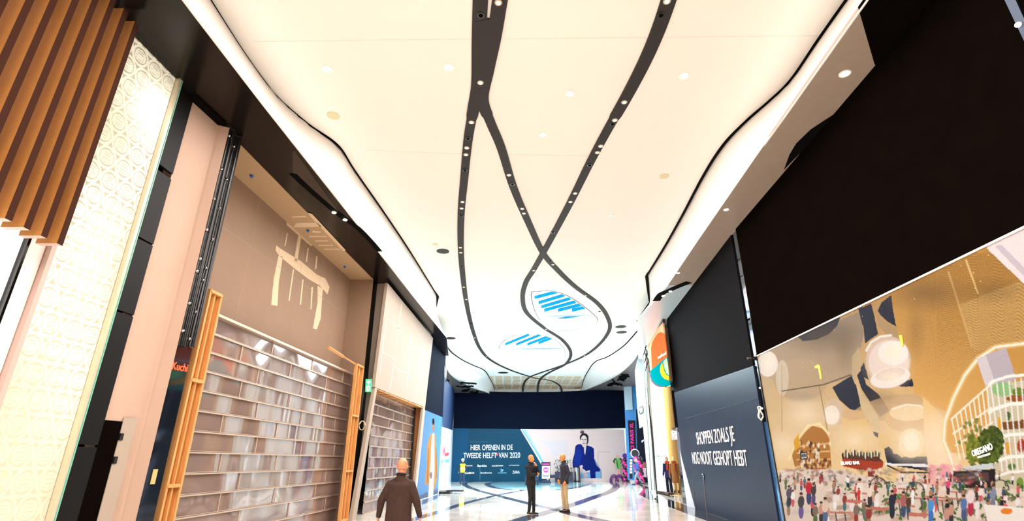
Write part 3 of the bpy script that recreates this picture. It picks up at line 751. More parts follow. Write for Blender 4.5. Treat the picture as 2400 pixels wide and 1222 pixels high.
# timber frames at both sides of the shutter
def timber(P, pu, w, z1, lab, blocks, d=.09, off=.3):
    e = empty('timber_bracing', P.at(pu, 0), lab, 'timber bracing', 'raw timber shutter frames')
    rzz = math.atan2(P.u.y, P.u.x)
    for s_ in (0, .5, 1):
        bm = bmesh.new(); box(bm, P.at(pu + w * (s_ - .5), z1 / 2, off), (.045 if s_ != .5 else .03, d if s_ != .5 else .05, z1), rz=rzz); obj('stud', bm, PINE, e)
    bm = bmesh.new(); box(bm, P.at(pu, z1 / 2, off - d * .4), (w, .015, z1), rz=rzz); obj('backing_board', bm, mat('knotty_board', (200, 128, 60), .6, noise=.35, nscale=5, stretch=(6, 6, .5)), e)
    for z in blocks:
        bm = bmesh.new(); box(bm, P.at(pu, z, off + .012), (w, d, .05), rz=rzz); obj('crosspiece', bm, PINE, e)
    return e
PT = Plane(PNB.p + PNB.n * (off_for(852, 858, 16.38)), (.075, 1))
ta = PT.uv(PT.pt(488, 690))[0]; tb = PT.uv(PT.pt(515, 695))[0]; zt = PT.pt(500, 683).z
timber(PT, (ta + tb) / 2, tb - ta, zt, 'raw pine stud frame beside the dark mirror pane, nearer side of the wide shutter', (zt - .03, PT.pt(455, 893).z, PT.pt(392, 1140).z, .06), off=.0)
ta = PT.uv(PT.pt(835, 856))[0]; tb = PT.uv(PT.pt(850, 858))[0]; zt = PT.pt(842, 856).z
timber(PT, (ta + tb) / 2, tb - ta, zt, 'raw pine stud frame next to the green exit sign, farther side of the wide shutter', (zt - .03, PT.pt(828, 975).z, PT.pt(815, 1105).z, .06), off=.0)
bm = bmesh.new(); A1, B1 = PT.pt(770, 815), PT.pt(836, 856); d_ = B1 - A1
tube(bm, [A1, A1.lerp(B1, .48)], .05, 4); tube(bm, [A1.lerp(B1, .5), B1 + Vector((0, .1, 0))], .025, 4)
tag(obj('timber_batten', bm, PINE), 'short pine batten sticking out over the corner of the wide shutter', 'batten')
# dark post and green exit sign
ex = empty('black_post', (F1.x, F1.y, 0), 'tall black post dividing the wide shutter recess from the white boarded front', 'post')
bm = bmesh.new(); G1 = atz(884, 660, ZS); prism(bm, [g(F1, 0) + Vector((0, .02, 0)), g(G1, 0) + Vector((0, .05, 0)), g(G1, 0) + Vector((-.2, .2, 0)), g(F1, 0) + Vector((-.2, .2, 0))], (0, 0, ZS - .01)); obj('post', bm, DGLASS, ex)
PE = Plane((F1.x - .05, F1.y - .12), (1, .0))
es = empty('exit_sign', PE.pt(864, 904), 'small lit green emergency exit sign with arrow on the black post', 'sign')
slab('sign_box', PE, [(857, 889), (870, 889), (869, 919), (856, 919)], .05, mat('exit_green', (30, 190, 90), .4, emit=1.6), es)
slab('arrow', PE, [(863.5, 891), (869, 897), (865, 897), (865, 902), (862, 902), (862, 897), (858, 897)], .005, mat('exit_white', (255, 255, 255), .4, emit=2.5), es, off=.01)
slab('pictogram', PE, [(859, 905), (867, 905), (866.5, 917), (858.5, 917)], .005, MATS['exit_white'], es, off=.01)
slab('pictogram_door', PE, [(862, 908), (865, 908), (864.5, 914), (862, 914)], .005, MATS['exit_green'], es, off=.016)

# white boarded front with second shutter
T1, T2, T3 = atz(909, 664, 7.25), atz(1015, 793, 7.25), atz(826, 1222, 0)
class Tilt:
    def __init__(s, a, b, c):
        s.p = a; s.n = (b - a).cross(c - a).normalized()
        if s.n.dot(O - a) < 0: s.n = -s.n
        s.u = (b - a).normalized()
    def pt(s, px, py, off=0.0):
        q = s.p + s.n * off; d = ray(px, py); return O + d * ((q - O).dot(s.n) / d.dot(s.n))
PW = Tilt(T1, T2, T3)
wf = empty('boarded_front', (T3.x, T3.y, 0), 'white plasterboard shop front with patched joints around the narrower shutter', 'shop front')
def z4(q): return (780 + q[0] / 3.286, 850 + q[1] / 3.286)
openL, openR, openRb, openLb = (881, 915), (992, 955), (972, 1180), (834, 1226)
bm = bmesh.new()
fr = [PW.pt(*p) for p in ((909, 664), (1015, 793), (996.5, 955), (878, 908))]
prism(bm, fr, -PW.n * .1)
prism(bm, [PW.pt(*p) for p in ((996.5, 955), (974.5, 1150), (970.5, 1150), (992, 953))], -PW.n * .1)
prism(bm, [PW.pt(*p) for p in ((880, 905), (884, 912), (831, 1240), (821, 1240))], -PW.n * .1)
obj('board', bm, PLASTW, wf)
bm = bmesh.new()
z44 = lambda q: (400 + q[0] / 2.137, 650 + q[1] / 2.137)
for a in ([(1160, 60), (1168, 60), (1150, 300), (1140, 560)] , [(1185, 270), (1195, 270), (1175, 600), (1165, 600)]): pass
for q in ([(1090, 205), (1155, 265), (1155, 272), (1090, 212)], [(1060, 370), (1120, 405), (1120, 412), (1060, 377)], [(1130, 455), (1200, 490), (1200, 496), (1130, 461)], [(1215, 335), (1290, 390), (1290, 396), (1215, 341)], [(1210, 470), (1275, 520), (1275, 526), (1210, 476)],
          [(1155, 120), (1161, 124), (1135, 330), (1129, 330)], [(1200, 280), (1206, 284), (1185, 560), (1179, 558)], [(1120, 410), (1125, 412), (1100, 560), (1095, 558)], [(1255, 370), (1261, 374), (1235, 600), (1229, 598)], [(1075, 220), (1080, 222), (1050, 480), (1045, 480)]):
    prism(bm, [PW.pt(*z44(p), .002) for p in q], -PW.n * .004)
obj('filler_marks', bm, mat('filler_white', (180, 165, 151), .6), wf)
# grey return side of the front
bm = bmesh.new()
q = [PW.pt(*p, -.1) for p in ((909, 664), (878, 908), (821, 1240))]; r_ = [aty(882, 660, q[0].y + .05), aty(861, 905, q[1].y + .12), aty(813, 1240, q[2].y + .08)]
prism(bm, [q[0], q[1], r_[1], r_[0]], (0, .05, 0)); prism(bm, [q[1], q[2], r_[2], r_[1]], (0, .05, 0))
obj('return_board', bm, mat('grey_plaster', (176, 158, 144), .8), wf)
# osb reveal
dp = -PW.n * .55
bm = bmesh.new(); R = [PW.pt(*p, -.02) for p in ((993, 955), (971.5, 1160))]
prism(bm, [R[0], R[1], R[1] + dp, R[0] + dp], (0, .04, 0)); obj('reveal', bm, OSB, wf)
bm = bmesh.new(); R = [PW.pt(*p, -.02) for p in ((879, 907), (994, 955))]
prism(bm, [R[0], R[1], R[1] + dp, R[0] + dp], (0, 0, .03)); obj('head_board', bm, mat('dark_board', (70, 44, 26), .8), wf)
for k in range(13):
    t = (k + .5) / 13; c = R[0].lerp(R[1], t); bm = bmesh.new(); prism(bm, [c, c + (R[1] - R[0]) * .04, c + (R[1] - R[0]) * .04 + dp, c + dp], (0, 0, -.05)); obj('slat', bm, PINE, wf)
bm = bmesh.new(); prism(bm, [R[0], R[1], R[1] + Vector((0, 0, -.06)), R[0] + Vector((0, 0, -.06))], -PW.n * .05); obj('edge_batten', bm, PINE, wf)
PS2 = Plane((T3.x - .35, T3.y), (.05, 1))
s2 = PS2.uv(PS2.pt(878, 930))[0]; s3 = PS2.uv(PS2.pt(966, 1000))[0]
shutter(PS2, s2 - .1, s3, 4.25, 'narrower clear roller shutter inside the white boarded front, behind the bald man', hood=False)
bm = bmesh.new(); box(bm, PS2.at(s3 + .02, 2.2, .05), (.05, .12, 4.4), rz=math.atan2(PS2.u.y, PS2.u.x)); obj('guide', bm, DGLASS, wf)
# cable on the post
bm = bmesh.new(); c = aty(849, 998, F1.y - .2); tube(bm, [c + Vector((math.cos(a / 3) * .1 * (1 - a * .012), -.02, math.sin(a / 3) * .13)) for a in range(28)], .012, 6)
tag(obj('cable_coil', bm, mat('beige_cable', (206, 190, 160), .5)), 'small beige cable coil hanging on the black post under the exit sign', 'cable')

# blue poster board with a coat figure
PB = Plane((-4.08, 25.46), (atz(1029, 1158, 0) - atz(987, 1172, 0)).to_2d())
bp = empty('poster_board', atz(1005, 1165, 0), 'tall light blue printed hoarding with a figure in a long orange coat', 'poster')
zb = lambda q: (980 + q[0] / 2.777, 740 + q[1] / 2.777)
tL, tR = PB.pt(997.6, 964), PB.pt(1037.5, 980)
ub0 = PB.uv(PB.pt(992, 1000))[0]; ub1 = PB.uv(PB.pt(1035, 1000))[0]
bm = bmesh.new(); pts = [PB.pt(997, 962), PB.pt(1038, 979), PB.pt(1029.5, 1158), PB.pt(974, 1177)]; prism(bm, pts, -PB.n * .08); obj('board', bm, WHITE, bp)
Pt = Print(PB, ub0 - .8, ub1 + .6, 0.02, 4.6, .04, off=.004); Pt.frame(980, 740, 2.777)
Pt.c[:] = lin((108, 158, 216)); Pt.poly([(100, 600), (300, 600), (300, 1200), (110, 1200)], (86, 150, 220), .6)
Pt.poly([(10, 1170), (180, 1110), (180, 1300), (0, 1300)], (100, 116, 150))
Pt.poly([(82, 770), (112, 770), (125, 1000), (118, 1090), (90, 1190), (62, 1195), (66, 1100), (42, 1100), (55, 980), (60, 840), (75, 790)], (214, 142, 58))
Pt.poly([(90, 770), (105, 770), (106, 1000), (98, 1180), (66, 1180), (78, 1000)], (238, 236, 240))
Pt.ell((84, 1040), 8, 24, (150, 110, 110)); Pt.ell((98, 725), 8, 34, (176, 130, 110)); Pt.ell((99, 690), 8, 22, (26, 24, 34))
Pt.line([(68, 860), (60, 1090)], 2, (150, 90, 40)); Pt.line([(116, 860), (120, 1060)], 2, (150, 90, 40))
Pt.c *= .62; pq = Pt.build('print', print_mat('poster_print', .35), bp)
# clip the print to the board outline
def clip(o, P, pts):
    me = o.data; bm = bmesh.new(); bm.from_mesh(me)
    cen = sum(pts, Vector()) / len(pts)
    for i in range(len(pts)):
        a, b = pts[i], pts[(i + 1) % len(pts)]; nn = (b - a).cross(P.n).normalized()
        if nn.dot(cen - a) > 0: nn = -nn
        bmesh.ops.bisect_plane(bm, geom=bm.verts[:] + bm.edges[:] + bm.faces[:], plane_co=a, plane_no=nn, clear_outer=True)
    bm.to_mesh(me); bm.free()
clip(pq, PB, pts)
slab('black_upper_board', PB, [(1014, 800), (1045, 838), (1038, 979), (997, 962)], .08, NAVY, bp)
# side wall behind it up to the far corner
PSd = Plane(atz(1029, 1158, 0), (Vector((-5.24, 48, 0)) - atz(1029, 1158, 0)).to_2d())
sd = empty('side_hoarding', atz(1040, 1150, 0), 'white side hoarding with red and blue lettering in the far corner under navy boards', 'hoarding')
slab('upper_board', PSd, [(1041, 886), (1066, 915), (1061, 1009), (1036, 1001)], .1, NAVYL, sd)
slab('white_panel', PSd, [(1036, 1001), (1061, 1009), (1057, 1130.5), (1028, 1159)], .1, mat('white_print', (232, 240, 246), .3), sd)
slab('mirror_strip', PSd, [(1042, 858), (1047, 866), (1046, 900), (1041, 889)], .1, MIRR, sd)
text_on('logo_initial', 'W', RED, sd, PSd, (1036.5, 1071), (1044, 1070), (1036.5, 1046), bold=.02)
text_on('logo_lettering', 'estfield', RED, sd, PSd, (1042, 1070.5), (1051.5, 1068), (1042, 1059), bold=.02)
text_on('small_lettering', 'MALL OF THE NETHERLANDS', mat('blue_letter', (80, 150, 200), .5), sd, PSd, (1034, 1087), (1051.5, 1083), (1034, 1078))
bm = bmesh.new(); c = atz(1042, 1157, 0.0)
box(bm, c + Vector((-.3, 0, .06)), (1.3, 1.4, .12)); box(bm, c + Vector((.6, -.3, .14)), (.9, .5, .06))
tag(obj('low_platform', bm, mat('black_plastic', (20, 16, 24), .4)), 'low black platform lying on the floor by the corner of the blue poster', 'platform')

# ================================================================== FAR END
fh = empty('far_hoarding', (2.5, 48, 0), 'wide far hoarding with teal opening announcement and woman in blue suit', 'hoarding')
slab('upper_board', PF, [(1065, 917), (1130, 917.5), (1200, 919.5), (1300, 919), (1390, 915), (1463, 908), (1470, 1004), (1062, 1009)], .15, NAVY, fh)
f0, f1 = PF.uv(PF.pt(1057, 1131))[0], PF.uv(PF.pt(1471, 1126))[0]
FP = Print(PF, f0, f1, 0, PF.pt(1200, 1006).z, .022, off=.01); FP.frame(1000, 850, 3.284)
FP.c[:] = lin((246, 216, 212)); FP.poly([(150, 400), (722, 400), (722, 518), (890, 800), (935, 930), (150, 930)], (24, 72, 98))
FP.poly([(150, 400), (330, 400), (300, 930), (150, 930)], (20, 84, 132), .5)
FP.poly([(722, 500), (775, 500), (905, 770), (935, 910), (928, 912), (885, 775)], (226, 240, 250))
FP.line([(738, 518), (893, 770)], 5, (120, 180, 220)); FP.line([(752, 518), (900, 770)], 4, (150, 200, 230))
FP.line([(330, 612), (470, 612)], 2, (60, 100, 110)); FP.line([(410, 800), (410, 905)], 3, (70, 120, 140)); FP.line([(640, 786), (710, 786)], 1.5, (70, 120, 140))
FP.line([(1320, 895), (1320, 690), (1410, 690)], 3.5, (214, 190, 196))
FP.poly([(880, 600), (1090, 600), (1090, 720), (980, 720)], (226, 214, 222), .6)
# shadow of the printed figure and the suit
FP.poly([(1290, 740), (1320, 790), (1345, 830), (1350, 893), (1300, 893)], (150, 160, 190))
FP.poly([(1150, 845), (1335, 845), (1335, 893), (1165, 893)], (130, 180, 225))
FP.poly([(1160, 632), (1185, 628), (1200, 640), (1240, 640), (1270, 650), (1288, 665), (1290, 740), (1305, 790), (1336, 825), (1332, 840), (1300, 842), (1300, 893), (1262, 893), (1255, 830), (1200, 845), (1175, 815), (1125, 818), (1122, 760), (1138, 700), (1145, 645)], (16, 36, 122))
FP.poly([(1165, 650), (1195, 700), (1180, 800), (1135, 790), (1140, 700)], (22, 52, 156), .7)
FP.poly([(1215, 700), (1280, 670), (1285, 760), (1230, 800)], (16, 36, 110), .8)
FP.poly([(1210, 640), (1228, 640), (1221, 712), (1214, 700)], (236, 214, 214))
FP.ell((1197, 536), 17, 13, (96, 66, 78)); FP.ell((1192, 532), 8, 6, (150, 116, 124), .8); FP.ell((1212, 580), 35, 36, (46, 30, 38)); FP.ell((1205, 566), 22, 14, (84, 58, 64), .6, 0, .6); FP.ell((1232, 600), 14, 34, (34, 22, 30))
FP.ell((1210, 600), 25, 38, (240, 216, 214)); FP.ell((1211, 634), 14, 20, (236, 208, 206)); FP.ell((1228, 612), 10, 30, (206, 170, 170), .6, 0, .7)
FP.line([(1193, 592), (1204, 592)], 4, (50, 30, 40)); FP.line([(1216, 594), (1228, 595)], 4, (50, 30, 40)); FP.line([(1210, 598), (1208, 614)], 2, (190, 150, 150)); FP.line([(1202, 624), (1217, 624)], 3.5, (180, 60, 80))
FP.poly([(1175, 800), (1195, 788), (1202, 800), (1190, 850), (1180, 880), (1172, 850)], (238, 212, 210)); FP.poly([(1195, 815), (1220, 830), (1238, 870), (1228, 893), (1212, 888), (1200, 850)], (238, 212, 210))
for k in range(4): FP.line([(1207 + k * 7, 850), (1212 + k * 7, 888)], 1.5, (190, 150, 160))
FP.c *= .74; FP.build('printed_panel', print_mat('far_print', .4), fh)
tw = lambda q: (1040 + q[0] / 6.79, 980 + q[1] / 6.79)
def ft(s, x0, x1, yb, yt, m=TEXTW, bold=.0):
    bold *= .4; text_on('lettering', s, m, fh, PF, tw((x0, yb)), tw((x1, yb - 2)), tw((x0, yt)), off=.02, bold=bold, th=.01)
ft('HIER', 428, 582, 516, 428, bold=.012); ft('OPENEN', 610, 888, 514, 426, bold=.012); ft('IN', 918, 978, 510, 424, bold=.01); ft('DE', 1012, 1098, 508, 424, bold=.012)
ft('TWEEDE', 314, 594, 643, 556, bold=.012); ft('HELFT', 626, 842, 641, 553, bold=.012); ft('VAN', 876, 1014, 638, 550, bold=.012); ft('2020', 1052, 1216, 638, 546, bold=.012)
ft('SUNDAYS', 290, 456, 774, 752, bold=.02); ft('Bershka', 538, 684, 780, 744, bold=.02); ft('CALZEDONIA', 766, 948, 774, 752, bold=.035); ft('INTIMISSIMI', 1040, 1200, 766, 754, bold=.01)
ft('PULL&BEAR', 290, 488, 893, 865, bold=.035); ft('Stradivarius', 584, 766, 888, 862, bold=.02); ft('SWAROVSKI', 862, 996, 888, 868, mat('pale_blue_letter', (130, 190, 230), .5), .02); ft('ZARA', 1094, 1208, 888, 840, bold=.012)
bm = bmesh.new(); sw = spline([PF.pt(*tw(p), .02) for p in ((905, 850), (925, 858), (948, 822), (930, 835), (925, 822), (912, 818), (905, 828), (918, 834))], 5)
tube(bm, sw, .03, 6); obj('swan_mark', bm, MATS['pale_blue_letter'], fh)
bm = bmesh.new(); c = PF.pt(*tw((848, 582)), .03); cyl(bm, c, c + Vector((0, -.02, 0)), .1, seg=14); obj('pink_dot', bm, mat('pink_dot', (240, 90, 110), .5), fh)

# pieces of furniture in front of it
def onfloor(px, py): return atz(px, py, 0)
def g0(px, y):
    q = aty(px, 1128, y); return Vector((q.x, y, 0))
def chair_seat(px, py, lab, w, h, back=False):
    c = onfloor(px, py); e = empty('lounge_seat', c, lab, 'seat', 'dark lounge seats at the far wall')
    bm = bmesh.new(); box(bm, c + Vector((0, 0, h * .62)), (w, .7, h * .35)); obj('cushion', bm, mat('navy_vinyl', (34, 38, 66), .4), e)
    bm = bmesh.new()
    for sx in (-1, 1):
        for sy in (-1, 1): tube(bm, [c + Vector((sx * w * .46, sy * .3, 0)), c + Vector((sx * w * .46, sy * .3, h * .8))], .03, 6)
        tube(bm, [c + Vector((sx * w * .46, -.3, h * .8)), c + Vector((sx * w * .46, .3, h * .8))], .03, 6)
    obj('legs', bm, GLOSSBLK, e)
    if back:
        bm = bmesh.new(); pts = [c + Vector((w * .1, .2, h * .7)), c + Vector((w * .12, .3, h * 1.35)), c + Vector((w * .3, .32, h * 1.55)), c + Vector((w * .48, .3, h * 1.35)), c + Vector((w * .48, .2, h * .7))]
        tube(bm, spline(pts, 5), .05, 8); obj('back_hoop', bm, mat('pale_wood', (220, 190, 170), .5), e)
chair_seat(1246, 1138, 'dark seat with pale hooped back behind the man in the black hoodie', .95, .75, True)
chair_seat(1297, 1130, 'low dark blue bench right behind the pavement sign', .75, .7)
# A-board
c = onfloor(1280, 1133); PA = Plane((c.x, c.y), (1, 0)); ab = empty('pavement_sign', c, 'black framed pavement sign with pink discount circle standing on the floor', 'sign')
slab('base', PA, [(1267, 1134), (1268, 1130), (1274, 1126.5), (1285, 1126.5), (1291, 1130), (1292, 1134)], .6, mat('dark_base', (26, 32, 56), .4), ab)
slab('frame', PA, [(1269, 1084), (1290, 1084), (1290, 1124), (1269, 1124)], .06, GLOSSBLK, ab, off=-.25)
slab('poster', PA, [(1270.5, 1093), (1289, 1093), (1288.5, 1123), (1270, 1123)], .01, mat('poster_white', (240, 236, 240), .4), ab, off=-.235)
slab('header_lettering', PA, [(1271, 1087), (1288, 1087), (1288, 1090), (1271, 1090)], .01, MAGENTA, ab, off=-.235)
bm = bmesh.new(); q = PA.pt(1279.5, 1102, -.22); cyl(bm, q, q + Vector((0, -.015, 0)), .22, seg=20); obj('circle', bm, mat('discount_pink', (196, 40, 140), .5), ab)
text_on('lettering', '60%', TEXTW, ab, PA, (1275.5, 1104), (1284, 1104), (1275.5, 1099.5), off=-.2)
bm = bmesh.new()
for i, h in enumerate((6, 4.5, 2.5, 5, 3.5, 6.5)):
    q = PA.pt(1273.2 + i * 2.2, 1118, -.22); box(bm, q + Vector((0, 0, h * .014)), (.05, .01, h * .03))
obj('small_bars', bm, GLOSSBLK, ab)
# litter bin
c = g0(1352, 48.8); lb = empty('litter_bin', c, 'steel cylinder litter bin with black rim before the far poster', 'bin')
bm = bmesh.new(); cyl(bm, c + Vector((0, 0, .06)), c + Vector((0, 0, 1.12)), .26, seg=28); obj('drum', bm, STEEL, lb)
bm = bmesh.new(); cyl(bm, c + Vector((0, 0, 1.12)), c + Vector((0, 0, 1.2)), .28, seg=28); cyl(bm, c, c + Vector((0, 0, .07)), .27, seg=28); box(bm, c + Vector((.26, 0, .6)), (.1, .2, 1.2)); obj('rim', bm, GLOSSBLK, lb)
# potted plant
c = g0(1322, 48.2); pp = empty('potted_plant', c, 'green shrub in a dark planter half hidden behind the man in the jacket', 'plant')
bm = bmesh.new(); box(bm, c + Vector((0, 0, .4)), (1.5, .6, .8)); obj('planter', bm, mat('dark_planter', (36, 34, 60), .5), pp)
random.seed(3); bm = bmesh.new()
for i in range(260):
    a = random.uniform(0, 6.28); r = random.uniform(0, .95) ; h = .8 + random.uniform(0, 1.0)
    p = c + Vector((math.cos(a) * r, math.sin(a) * .3 * r, h)); d = Vector((random.uniform(-1, 1), random.uniform(-1, 1), random.uniform(-.3, 1))).normalized() * .12; s_ = d.cross(Vector((0, 0, 1))).normalized() * .04
    v = [bm.verts.new(x) for x in (p - d, p + s_, p + d, p - s_)]; bm.faces.new(v)
obj('foliage', bm, mat('leaf_green', (52, 110, 84), .5), pp)

# ================================================================== RIGHT SIDE
uL = PR.uv(PR.pt(1775, 835))[0]; uR = PR.uv(Vector((5.5, 3.2, 0)))[0]; rzR = math.atan2(PR.u.y, PR.u.x)
ZP = 3.96
lh = empty('printed_hoarding', PR.at((uL + uR) / 2, 0), 'huge food hall print on a long black hoarding with golden canopy picture', 'hoarding')
bm = bmesh.new(); box(bm, PR.at((uL + uR) / 2, ZP / 2, -.06), (uL - uR, .1, ZP), rz=rzR); obj('backing_board', bm, BLACK, lh)
for k in range(1):
    bm = bmesh.new(); a = uL - .02; b = -15
    box(bm, PR.at((a + b) / 2, (ZP + 7.5) / 2 + .02, -.05), (a - b, .1, 7.5 - ZP), rz=rzR); obj('upper_board', bm, BLACK, lh)
bm = bmesh.new(); box(bm, PR.at((uL + uR) / 2, ZP + .01, .005), (uL - uR, .03, .025), rz=rzR); obj('white_edge', bm, WHITE, lh)
bm = bmesh.new(); box(bm, PR.at(uL + .03, ZP / 2, -.03), (.05, .12, ZP + .1), rz=rzR); obj('black_edge', bm, GLOSSBLK, lh)

FP = Print(PR, uR, uL, .0, ZP, .0105, off=.006); FP.frame(1750, 550, 1.8185)
rng = np.random.default_rng(5)
X, Y = (FP.x - 1750) * 1.8185, (FP.y - 550) * 1.8185
g2 = np.clip((Y - 300) / 700, 0, 1)[..., None]; gx = np.clip((X - 100) / 700, 0, 1)[..., None]
c1 = np.array(lin((158, 136, 110))); c2 = np.array(lin((196, 146, 70))); c3 = np.array(lin((236, 205, 150)))
FP.c = (c1 * (1 - gx) + c2 * gx) * (1 - g2) + c3 * g2
# golden mesh canopy, hung cloths
FP.poly([(615, 240), (1035, 60), (1300, 300), (1300, 520), (1050, 480), (930, 600), (860, 760), (720, 700), (690, 560), (640, 440)], (178, 132, 62), 1, (222, 172, 96), ((900, 250), (800, 720)))
FP.poly([(1000, 300), (1300, 200), (1300, 600), (980, 500)], (190, 138, 60), .8)
FP.poly([(905, 300), (1182, 190), (1200, 470), (970, 500)], (206, 166, 100), .7)
wv = ((np.sin((Y + 9 * np.sin(X / 17) + X * .25) * 1.05) > .35) & (X > 620) & (Y < 760) & (Y > 80)).astype(float) * np.clip((X - 620) / 200, 0, 1) * np.clip((760 - Y) / 300, 0, 1)
FP.put(wv, (112, 80, 34), .45)
FP.poly([(1030, 66), (1000, 20), (1400, -220), (1400, 320), (1182, 210)], (238, 224, 222)); FP.poly([(1060, 52), (1085, 42), (1290, 250), (1290, 290)], (206, 194, 200))
FP.line([(935, 110), (985, 250)], 5, (226, 190, 120)); FP.line([(860, 160), (960, 480)], 6, (214, 178, 112), .6)
FP.poly([(60, 520), (215, 440), (480, 330), (500, 420), (470, 560), (430, 620), (330, 640), (200, 660), (70, 600)], (150, 132, 110), 1, (190, 164, 128), ((300, 380), (250, 650)))
FP.poly([(100, 640), (330, 640), (350, 860), (200, 900), (110, 860)], (206, 172, 120), .7, (230, 200, 150), ((200, 640), (200, 880)))
NV = (30, 34, 52)
for q in ([(215, 435), (400, 350), (385, 390), (350, 425), (300, 448), (240, 455)], [(475, 318), (530, 295), (540, 330), (560, 425), (530, 445), (505, 465), (498, 400)], [(575, 290), (616, 258), (625, 330), (637, 392), (600, 372), (572, 345), (555, 320)],
          [(365, 652), (450, 600), (465, 640), (480, 700), (490, 757), (440, 745), (395, 705)], [(470, 600), (490, 575), (510, 640), (560, 680), (590, 720), (608, 752), (568, 780), (530, 720), (490, 660)], [(485, 570), (500, 545), (520, 620), (500, 610)], [(640, 640), (705, 615), (712, 648), (660, 650)],
          [(538, 840), (592, 856), (602, 892), (578, 880), (545, 858)], [(582, 898), (600, 900), (640, 935), (660, 950), (770, 945), (776, 1010), (600, 982)], [(626, 888), (652, 878), (652, 893), (634, 896)]):
    FP.poly(q, NV)
FP.poly([(548, 305), (575, 290), (556, 330), (575, 360), (640, 400), (650, 450), (600, 430), (560, 390)], (176, 146, 104))
FP.ell((230, 620), 118, 92, (186, 160, 124), .8); FP.ell((90, 552), 44, 56, (232, 222, 208)); FP.ell((152, 612), 28, 78, (214, 198, 170), .8)
FP.ell((604, 540), 98, 108, (214, 190, 168)); FP.ell((606, 545), 88, 96, (232, 214, 202)); FP.ell((625, 505), 66, 54, (250, 240, 234), .8); FP.ell((612, 610), 88, 44, (244, 232, 224), 1, -12); FP.ell((612, 595), 66, 26, (226, 208, 194), 1, -12)
FP.line([(510, 495), (530, 460), (570, 435), (615, 430)], 7, (244, 236, 220))
FP.ell((600, 740), 160, 50, (196, 164, 120), .75, -14); FP.ell((692, 785), 104, 62, (214, 176, 118)); FP.ell((690, 760), 84, 36, (236, 208, 160)); FP.line([(620, 745), (680, 725), (740, 730), (770, 760)], 3, (250, 240, 220))
FP.ell((372, 760), 44, 62, (214, 190, 158)); FP.ell((362, 770), 34, 42, (240, 228, 214)); FP.ell((395, 835), 80, 24, (224, 196, 150))
FP.poly([(408, 770), (505, 755), (520, 830), (525, 940), (410, 930)], (228, 192, 130)); FP.ell((460, 770), 56, 22, (214, 180, 130))
FP.poly([(470, 640), (500, 690), (555, 765), (573, 830), (560, 838), (525, 810), (488, 740)], (214, 190, 146)); FP.poly([(448, 520), (480, 480), (490, 560), (470, 600), (462, 640), (450, 610)], (196, 172, 132))
FP.ell((702, 890), 56, 64, (240, 214, 164)); FP.ell((702, 885), 34, 42, (250, 238, 210)); FP.poly([(560, 850), (600, 840), (650, 860), (640, 935), (626, 935), (612, 900), (585, 915), (560, 900)], (226, 192, 128))
FP.poly([(750, 690), (840, 780), (860, 930), (905, 950), (915, 1040), (780, 1030), (760, 900)], (234, 196, 124), 1, (244, 214, 176), ((800, 700), (820, 1030)))
for gx_, gy_, ra_, rb_, al_ in ((604, 560, 120, 130, .25), (700, 830, 200, 160, .35), (460, 880, 110, 90, .5), (250, 760, 120, 110, .45), (820, 900, 110, 160, .5), (692, 900, 90, 90, .5), (625, 500, 60, 50, .9), (615, 608, 70, 30, .7), (95, 545, 36, 48, .7), (365, 775, 40, 50, .6), (160, 900, 90, 90, .4)):
    FP.ell((gx_, gy_), ra_, rb_, (255, 240, 212), al_, 0, .9)
for gx_, gy_, ra_, rb_, al_ in ((320, 430, 190, 90, .55), (760, 250, 220, 90, .5), (560, 690, 90, 40, .35), (240, 690, 110, 34, .3), (420, 480, 60, 120, .35), (720, 420, 50, 150, .3), (1050, 240, 160, 70, .4)):
    FP.ell((gx_, gy_), ra_, rb_, (86, 68, 48), al_, 0, .95)
FP.put(((np.sin(X * .9 + 3 * np.sin(Y / 60)) > .2) & (X < 620) & (Y < 760)).astype(float), (120, 100, 78), .12)
FP.line([(150, 668), (330, 640), (445, 598)], 3, (96, 78, 58)); FP.line([(308, 640), (345, 840)], 2.5, (150, 120, 84), .8); FP.line([(150, 560), (150, 840)], 3, (170, 140, 100), .5)
# bright arch and what stands beneath it
FP.poly([(1400, 465), (1182, 465), (1060, 480), (985, 530), (930, 600), (880, 700), (845, 800), (840, 880), (860, 925), (905, 935), (1400, 900)], (198, 148, 72), 1, (226, 178, 104), ((1100, 500), (870, 900)))
FP.put(((np.sin(Y * 1.3 + X * .3) > .5) & (FP.x > 2300)).astype(float) * 0, (0, 0, 0))
FP.line([(1400, 462), (1182, 465), (1060, 480), (985, 530), (930, 600), (880, 700), (845, 800), (840, 880), (860, 925)], 13, (246, 216, 150), .7, 8); FP.line([(1400, 462), (1182, 465), (1060, 480), (985, 530), (930, 600), (880, 700), (845, 800), (840, 880), (860, 925), (910, 1090)], 5, (255, 250, 232))
FP.poly([(980, 530), (1105, 480), (1150, 620), (1020, 650)], (188, 178, 184)); FP.poly([(980, 530), (1020, 515), (1060, 640), (1020, 650)], (214, 206, 208))
FP.poly([(1020, 640), (1400, 600), (1400, 1222), (1060, 1222)], (206, 196, 166))
for z_, w_ in ((600, 10), (720, 12), (850, 12), (945, 12), (1010, 8)): FP.line([(1400, z_ - 6), (1182, z_), (1120, z_ + 4), (1050, z_ + 26), (1035, z_ + 40)], w_, (250, 248, 236))
FP.ell((1090, 660), 46, 32, (120, 190, 110), .8); FP.ell((1160, 672), 30, 20, (110, 130, 40)); FP.ell((1150, 700), 46, 14, (150, 84, 36))
